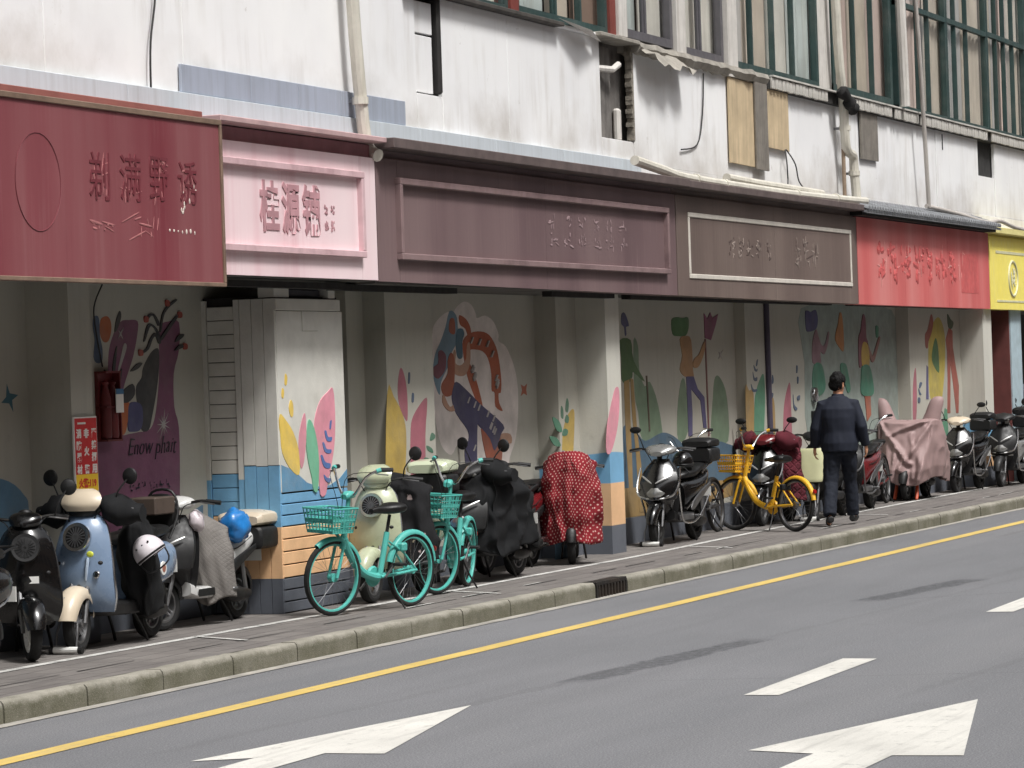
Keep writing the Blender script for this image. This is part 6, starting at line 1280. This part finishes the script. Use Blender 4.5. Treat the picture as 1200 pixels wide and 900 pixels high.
# 12 black and silver scooter
s12 = scooter('black scooter with silver crash bars beside the painted pillar', front_at(32.75, 11.2, 179), R(179), GLOSSBLACK, GLOSSBLACK, style='sport', bars=CHROME, headm=SILVER, mirrors=(1, 0), mshape='oval', topbox=(.34, .36, .26, BLACK, BLACK), rim=DARKSTEEL, steer=4)
wheel_lock(s12, 'white barred lock on the front wheel of the silver barred scooter'); helmet('black helmet on the seat of the silver barred scooter', loc_of(s12, (-.30, 0, .84)), R(190), GLOSSBLACK)
# 13 dark bicycle, 14 yellow bicycle
b3 = bicycle('dark grey bicycle leaning by the wall behind the yellow bicycle', (35.0, 11.40), R(180), mat('dark_bike_paint', S(44, 44, 46), .4, var=.2), rimm=STEEL, lean=5, fendm=DARKSTEEL, steer=10)
b4 = bicycle('yellow share bicycle with yellow basket and rear fender', (35.52, 10.84), R(58), YELB, rimm=STEEL, basket=YELPL, gripm=YELPL, stemcover=YELPL, fendm=YELPL, steer=12, lean=4)
# 15 maroon quilted
s15 = scooter('maroon scooter with quilted leg blanket behind the yellow bicycle', front_at(36.62, 11.22, 181), R(181), GLOSSBLACK, REDP, style='sport', muffs=MARM, mshape='oval', mirrors=(1, 1), headm=REDP, bars=STEEL)
blanket('maroon quilted wind blanket with pale flowers beside the yellow bicycle', (s15.location.x+.02, s15.location.y-.04), R(181), MARQ, z0=.28, z1=1.05, w0=.28, w1=.27, x0=.25, x1=.20, bulge=.12, seed=6, sway=.05)
# 16 pale green front
s16 = scooter('dark scooter with pale green front box next to the walking man', front_at(37.75, 10.93, 179), R(179), BLACK, BLACK, style='sport', fend=BLACK, headm=BLACK, mirrors=(0, 0))
shield(s16, [(.46, .66, .13, .03), (.50, .665, .15, .03), (.80, .60, .165, .03), (.86, .58, .15, .03)], .06, PALEG, 'front_panel', ex=4)
wheel_lock(s16, 'white barred lock on the front wheel of the pale green scooter')
s17 = scooter('dark red scooter standing beyond the walking man', (40.2, 11.05), R(180), BLACK, REDP, style='sport', headm=BLACK, mirrors=(1, 0), bars=STEEL)
b5 = bicycle('dark red bicycle next to the mauve covered scooter', (41.75, 11.18), R(184), mat('dark_red_bike_paint', S(92, 34, 34), .4, var=.2), rimm=STEEL, lean=4, fendm=DARKSTEEL, wr=.32)
# 18 mauve cover
s18 = scooter('scooter on orange props hidden under the mauve rain cover', (43.45, 11.12), R(182), BLACK, BLACK, style='sport', mirrors=(0, 0), fend=BLACK)
for s_ in (-1, 1): MB().tube(spline([(.50, s_*.13, .34), (.56, s_*.14, .18), (.66, s_*.15, .02)], 3), [.02, .02, .022, .022, .024, .026, .02], 8).build('orange_prop', mat('orange_plastic', S(190, 78, 44), .5, var=.15), s18)
mc = cover('mauve rain cover with two upright horns over a scooter', (43.45, 11.12), R(182), MAUVE, [(0, 1.10, .30, .02, .02), (.05, 1.12, .30, .14, .24), (.14, 1.07, .27, .30, .42), (.35, .86, .14, .50, .43), (.6, .62, -.02, .76, .41), (.82, .42, -.06, .88, .39), (1, .25, -.06, .86, .34)], nu=150, nv=70, seed=4, wr_=.02, fr=5, horned=True)
for s_ in (-1, 1):   # horns over the mirrors
    rings = []
    for k in range(8):
        t_ = (0, .25, .5, .7, .82, .92, .98, 1)[k]; c_ = Vector((.28-.04*t_, s_*(.27+.13*t_), .98+.40*t_)); rx_ = .04*(1-t_)**2+.10; rx_ *= (1, 1, 1, 1, .95, .8, .55, .2)[k]
        rings.append([c_+Vector((rx_*.8*math.cos(a), rx_*math.sin(a), .02*math.sin(a*3+k)*(1-t_))) for a in [2*math.pi*j/14 for j in range(14)]])
    MB().loft(rings).build('mirror_sleeve', MAUVE, mc, smooth=70)
# 19 - 21 far scooters
s19 = scooter('black scooter with chrome crash bars next to the far white pillar', front_at(45.25, 11.0, 178), R(178), GLOSSBLACK, GLOSSBLACK, style='sport', bars=CHROME, headm=CREAM, mirrors=(1, 1), mshape='oval', topbox=(.32, .34, .26, BLACK, BLACK), rim=DARKSTEEL)
s20 = scooter('black delivery scooter with white leg panel beyond the far white pillar', (47.55, 10.72), R(178), BLACK, SILVER, style='sport', bars=CHROME, mirrors=(1, 1), topbox=(.32, .36, .3, BLACK, BLACK)); 
shield(s20, [(.45, .50, .16, .05), (.7, .42, .14, .05), (.95, .36, .08, .03)], .03, WHITEP, 'leg_panel')
s21 = scooter('grey scooter with a rear rack in front of the pale blue pillar', (49.5, 10.72), R(178), SILVER, BLACK, style='sport', bars=CHROME, mirrors=(1, 1), headm=BLACK)
s22 = scooter('dark scooter farthest along the pavement past the pale blue pillar', (51.8, 10.75), R(180), GLOSSBLACK, BLACK, style='vintage', mirrors=(1, 1))
# ================================================================== PEOPLE
def skinmesh(m, name, mt, parent, vox=.011, smooth=6, fac=.5):
    """fuse overlapping limbs into one continuous surface"""
    o = m.build(name, mt, None, smooth=0)
    r_ = o.modifiers.new('fuse', 'REMESH'); r_.mode = 'VOXEL'; r_.voxel_size = vox; r_.use_smooth_shade = True
    s_ = o.modifiers.new('soft', 'SMOOTH'); s_.iterations = smooth; s_.factor = fac
    bpy.context.view_layer.update(); dg = bpy.context.evaluated_depsgraph_get()
    me = bpy.data.meshes.new_from_object(o.evaluated_get(dg)); bpy.data.objects.remove(o)
    for p in me.polygons: p.use_smooth = True
    me.materials.clear(); me.materials.append(mt); me.name = name
    n_ = bpy.data.objects.new(name, me); col.objects.link(n_)
    if parent: n_.parent = parent
    return n_
def crease(o, amp, fr=9, seed=0, zs=1.0):
    me = o.data; nn = [v.normal.copy() for v in me.vertices]
    for v, n_ in zip(me.vertices, nn):
        p = v.co; k = noise.noise(Vector((p.x*fr, p.y*fr, p.z*fr*zs+seed)))+.5*noise.noise(Vector((p.x*fr*2.3, p.y*fr*2.3, p.z*fr*2*zs+seed)))
        v.co = p+n_*k*amp
SKIN = mat('skin', S(196, 142, 112), .55, var=.08, scale=12); HAIR = mat('black_hair', S(13, 12, 12), .75, var=.3, scale=40, bump=.5, bscale=140, spec=.25)
def hand(m, wrist, dirv, thumb, curl=.5, k=1.0, side=1):
    """palm and five fingers; dirv = direction of fingers, thumb = direction of thumb side"""
    d = Vector(dirv).normalized(); t_ = Vector(thumb); t_ = (t_-d*t_.dot(d)).normalized(); pn = d.cross(t_)*side
    w_ = Vector(wrist)
    for s_ in (-.028, -.010, .010, .028): m.tube([w_-d*.01+t_*s_*.6, w_+d*.05+t_*s_, w_+d*.09+t_*s_*1.05], [.016*k, .018*k, .012*k], 8)
    for i, (s_, L) in enumerate(((.033, .068), (.011, .078), (-.011, .072), (-.032, .056))):
        p0 = w_+d*.085+t_*s_; p1 = p0+(d*.8+pn*curl*.5).normalized()*L*.45; p2 = p1+(d*.5+pn*curl).normalized()*L*.32; p3 = p2+(d*.15+pn*curl).normalized()*L*.25
        m.tube([p0, p1, p2, p3], [.0095*k, .0092*k, .0085*k, .007*k], 8)
    b0 = w_+d*.025+t_*.028; m.tube([b0, b0+(t_*.7+d*.7+pn*.2).normalized()*.035, b0+(t_*.45+d*.9+pn*.4).normalized()*.065, b0+(t_*.3+d+pn*.5).normalized()*.085], [.013*k, .011*k, .0095*k, .0075*k], 8)
def person(label, loc, yaw, J, jacketm, trm, shoem, H=1.76, vox=.011):
    """J: joints in local metres (x forward, y left)"""
    r_ = empty('person', (loc[0], loc[1], ZP), yaw); tag(r_, label, 'person')
    v = {k: Vector(p) for k, p in J.items()}
    m = MB()
    pel, chest, neck, head = v['pelvis'], v['chest'], v['neck'], v['head']
    def torso(mm, g):
        secs = []
        P_ = [(pel+Vector((0, 0, -.08)), .145+.6*g, .105+.6*g), (pel+Vector((0, 0, .02)), .17+.3*g, .12+.3*g), (pel+Vector((.0, 0, .14)), .158, .108), (pel.lerp(chest, .55), .165, .112), (chest, .185, .125), (chest+Vector((0, 0, .10)), .185, .115), (neck+Vector((0, 0, -.055)), .13, .085), (neck+Vector((0, 0, 0)), .065, .062)]
        for c_, a, b in P_: secs.append([c_+Vector(((b+g)*math.cos(q), (a+g)*math.sin(q), 0)) for q in [2*math.pi*i/20 for i in range(20)]])
        mm.loft(secs)
    torso(m, 0)
    # head, facing local +x rotated by J['look']
    lk = Matrix.Rotation(R(J_look.get(id(J), 0)), 3, 'Z')
    m.tube([neck+Vector((0, 0, -.05)), neck.lerp(head, .5), head+Vector((-.01, 0, -.02))], [.062, .055, .055], 12)
    m.ell(head+Vector((-.005, 0, .035)), .106, .086, .112, n=20, m=14); m.ell(head+lk @ Vector((.03, 0, -.045)), .062, .056, .072, n=16, m=10)
    m.ell(head+lk @ Vector((.098, 0, -.005)), .018, .013, .024, n=10, m=8); m.ell(head+lk @ Vector((.075, 0, -.055)), .016, .024, .012, n=10, m=6); m.ell(head+lk @ Vector((.07, 0, -.095)), .022, .026, .018, n=10, m=6)
    for s_ in (-1, 1):
        m.ell(head+lk @ Vector((-.005, s_*.08, -.01)), .022, .011, .033, n=10, m=8); m.ell(head+lk @ Vector((.082, s_*.032, .022)), .012, .02, .010, n=8, m=6)
    for s_, k in ((-1, 'r'), (1, 'l')):
        sh, el, wr_, hp, kn, an, to = (v[q+k] for q in ('sh', 'el', 'wr', 'hp', 'kn', 'an', 'to'))
        m.tube([sh, sh.lerp(el, .5), el, el.lerp(wr_, .4), wr_], [.056, .05, .041, .041, .027], 12)
        hand(m, wr_, wr_-el+Vector((0, 0, -.25)), Vector((1, s_*.15, 0)), .55, 1.0, s_)
        m.tube([hp, hp.lerp(kn, .4), kn, kn.lerp(an, .35), an], [.092, .083, .057, .057, .038], 12)
        m.tube([an+Vector((-.03, 0, -.04)), an+(to-an)*.5+Vector((0, 0, -.02)), to], [.035, .036, .028], 10)
    skinmesh(m, 'body', SKIN, r_, .0085, 4)
    # jacket
    j = MB(); torso(j, .04)
    for s_, k in ((-1, 'r'), (1, 'l')):
        sh, el, wr_ = v['sh'+k], v['el'+k], v['wr'+k]
        j.tube([sh+Vector((0, -s_*.05, .0)), sh, sh.lerp(el, .5), el, el.lerp(wr_, .5), wr_+(el-wr_)*.04], [.07, .078, .072, .066, .062, .054], 14)
    j.tube([neck+Vector((0, 0, -.03)), neck+Vector((-.005, 0, .035))], [.082, .072], 14)
    jo = skinmesh(j, 'jacket', jacketm, r_, .010, 4); crease(jo, .012, 4.5, 1, .6); crease(jo, .003, 11, 5, .7)
    # trousers
    q = MB()
    q.loft([[pel+Vector(((b)*math.cos(a_), (a)*math.sin(a_), dz)) for a_ in [2*math.pi*i/20 for i in range(20)]] for dz, a, b in ((-.12, .16, .12), (-.02, .185, .132), (.06, .178, .122))])
    for s_, k in ((-1, 'r'), (1, 'l')):
        hp, kn, an = v['hp'+k], v['kn'+k], v['an'+k]
        q.tube([hp+Vector((0, 0, .03)), hp.lerp(kn, .45), kn, kn.lerp(an, .5), an+Vector((0, 0, -.015))], [.108, .102, .083, .078, .074], 14)
    qo = skinmesh(q, 'trousers', trm, r_, .011, 5); crease(qo, .012, 8, 3, .7); crease(qo, .006, 20, 9, .8)
    for s_, k in ((-1, 'r'), (1, 'l')):
        an, to = v['an'+k], v['to'+k]; f = (to-an); f.z = 0; f.normalize(); b = MB(); base = an+Vector((0, 0, -.055))
        dn = (to-an); pitch = Vector((0, 0, 0))
        b.tube([base-f*.07+Vector((0, 0, .005)), base-f*.03, base+f*.06+(to-base)*.1, to-f*.0+Vector((0, 0, .01)), to+f*.045], [.036, .043, .044, .040, .022], 12)
        for p in b.v:
            pass
        sm = skinmesh(b, 'shoe', shoem, r_, .008, 3)
    # hair: cap over crown and back of the head
    h = MB(); h.ell(head+Vector((-.012, 0, .05)), .112, .093, .112, n=20, m=14); h.ell(head+lk @ Vector((-.035, 0, .01)), .085, .084, .080, n=16, m=10)
    ho = skinmesh(h, 'hair', HAIR, r_, .008, 2); crease(ho, .010, 26, 2); crease(ho, .006, 70, 5)
    inv = lk.inverted()
    bm = bmesh.new(); bm.from_mesh(ho.data)     # open the face
    kill = [p for p in bm.verts if (lambda q_: q_.x > .045 and q_.z < .065)(inv @ (p.co-head))]
    bmesh.ops.delete(bm, geom=kill, context='VERTS'); bm.to_mesh(ho.data); bm.free()
    for s_ in (-1, 1):
        MB().ell(head+lk @ Vector((.087, s_*.032, .018)), .008, .013, .006, n=8, m=6).build('eye', mat('eye_dark', S(40, 30, 26), .2), r_)
    return r_
J_look = {}
NAVY = fabric('navy_jacket', S(30, 34, 46), .1, .1, rough=.8); TROUS = fabric('dark_trousers', S(30, 34, 44), .15, .3, rough=.85); SHOE = mat('black_shoe', S(24, 24, 25), .5, var=.2); GREYJ = fabric('grey_jacket', S(92, 96, 104), .12, .3)
walk = dict(pelvis=(0, 0, .93), chest=(.01, 0, 1.24), neck=(.03, 0, 1.48), head=(.05, 0, 1.61),
            shr=(.01, -.175, 1.39), elr=(-.05, -.265, 1.13), wrr=(.04, -.30, .91), shl=(.01, .175, 1.39), ell=(.0, .265, 1.12), wrl=(.08, .285, .90),
            hpr=(0, -.09, .90), knr=(.17, -.105, .53), anr=(.26, -.125, .13), tor=(.39, -.15, .07), hpl=(0, .09, .90), knl=(-.03, .11, .49), anl=(-.25, .125, .14), tol=(-.12, .145, .03))
J_look[id(walk)] = -32
person('man in dark navy jacket and trousers walking along the pavement', (36.45, 10.21), R(14), walk, NAVY, TROUS, SHOE)
stand = dict(pelvis=(0, 0, .92), chest=(0, 0, 1.22), neck=(.01, 0, 1.45), head=(.04, 0, 1.59),
             shr=(0, -.19, 1.38), elr=(.08, -.24, 1.12), wrr=(.28, -.14, 1.13), shl=(0, .19, 1.38), ell=(.06, .24, 1.12), wrl=(.27, .16, 1.18),
             hpr=(0, -.09, .90), knr=(.01, -.10, .49), anr=(-.02, -.10, .10), tor=(.12, -.12, .03), hpl=(0, .09, .90), knl=(.02, .10, .49), anl=(0, .10, .10), tol=(.14, .12, .03))
person('person in grey jacket standing in the dark opening beyond the pale blue pillar', (51.6, 11.5), R(195), stand, GREYJ, TROUS, SHOE)
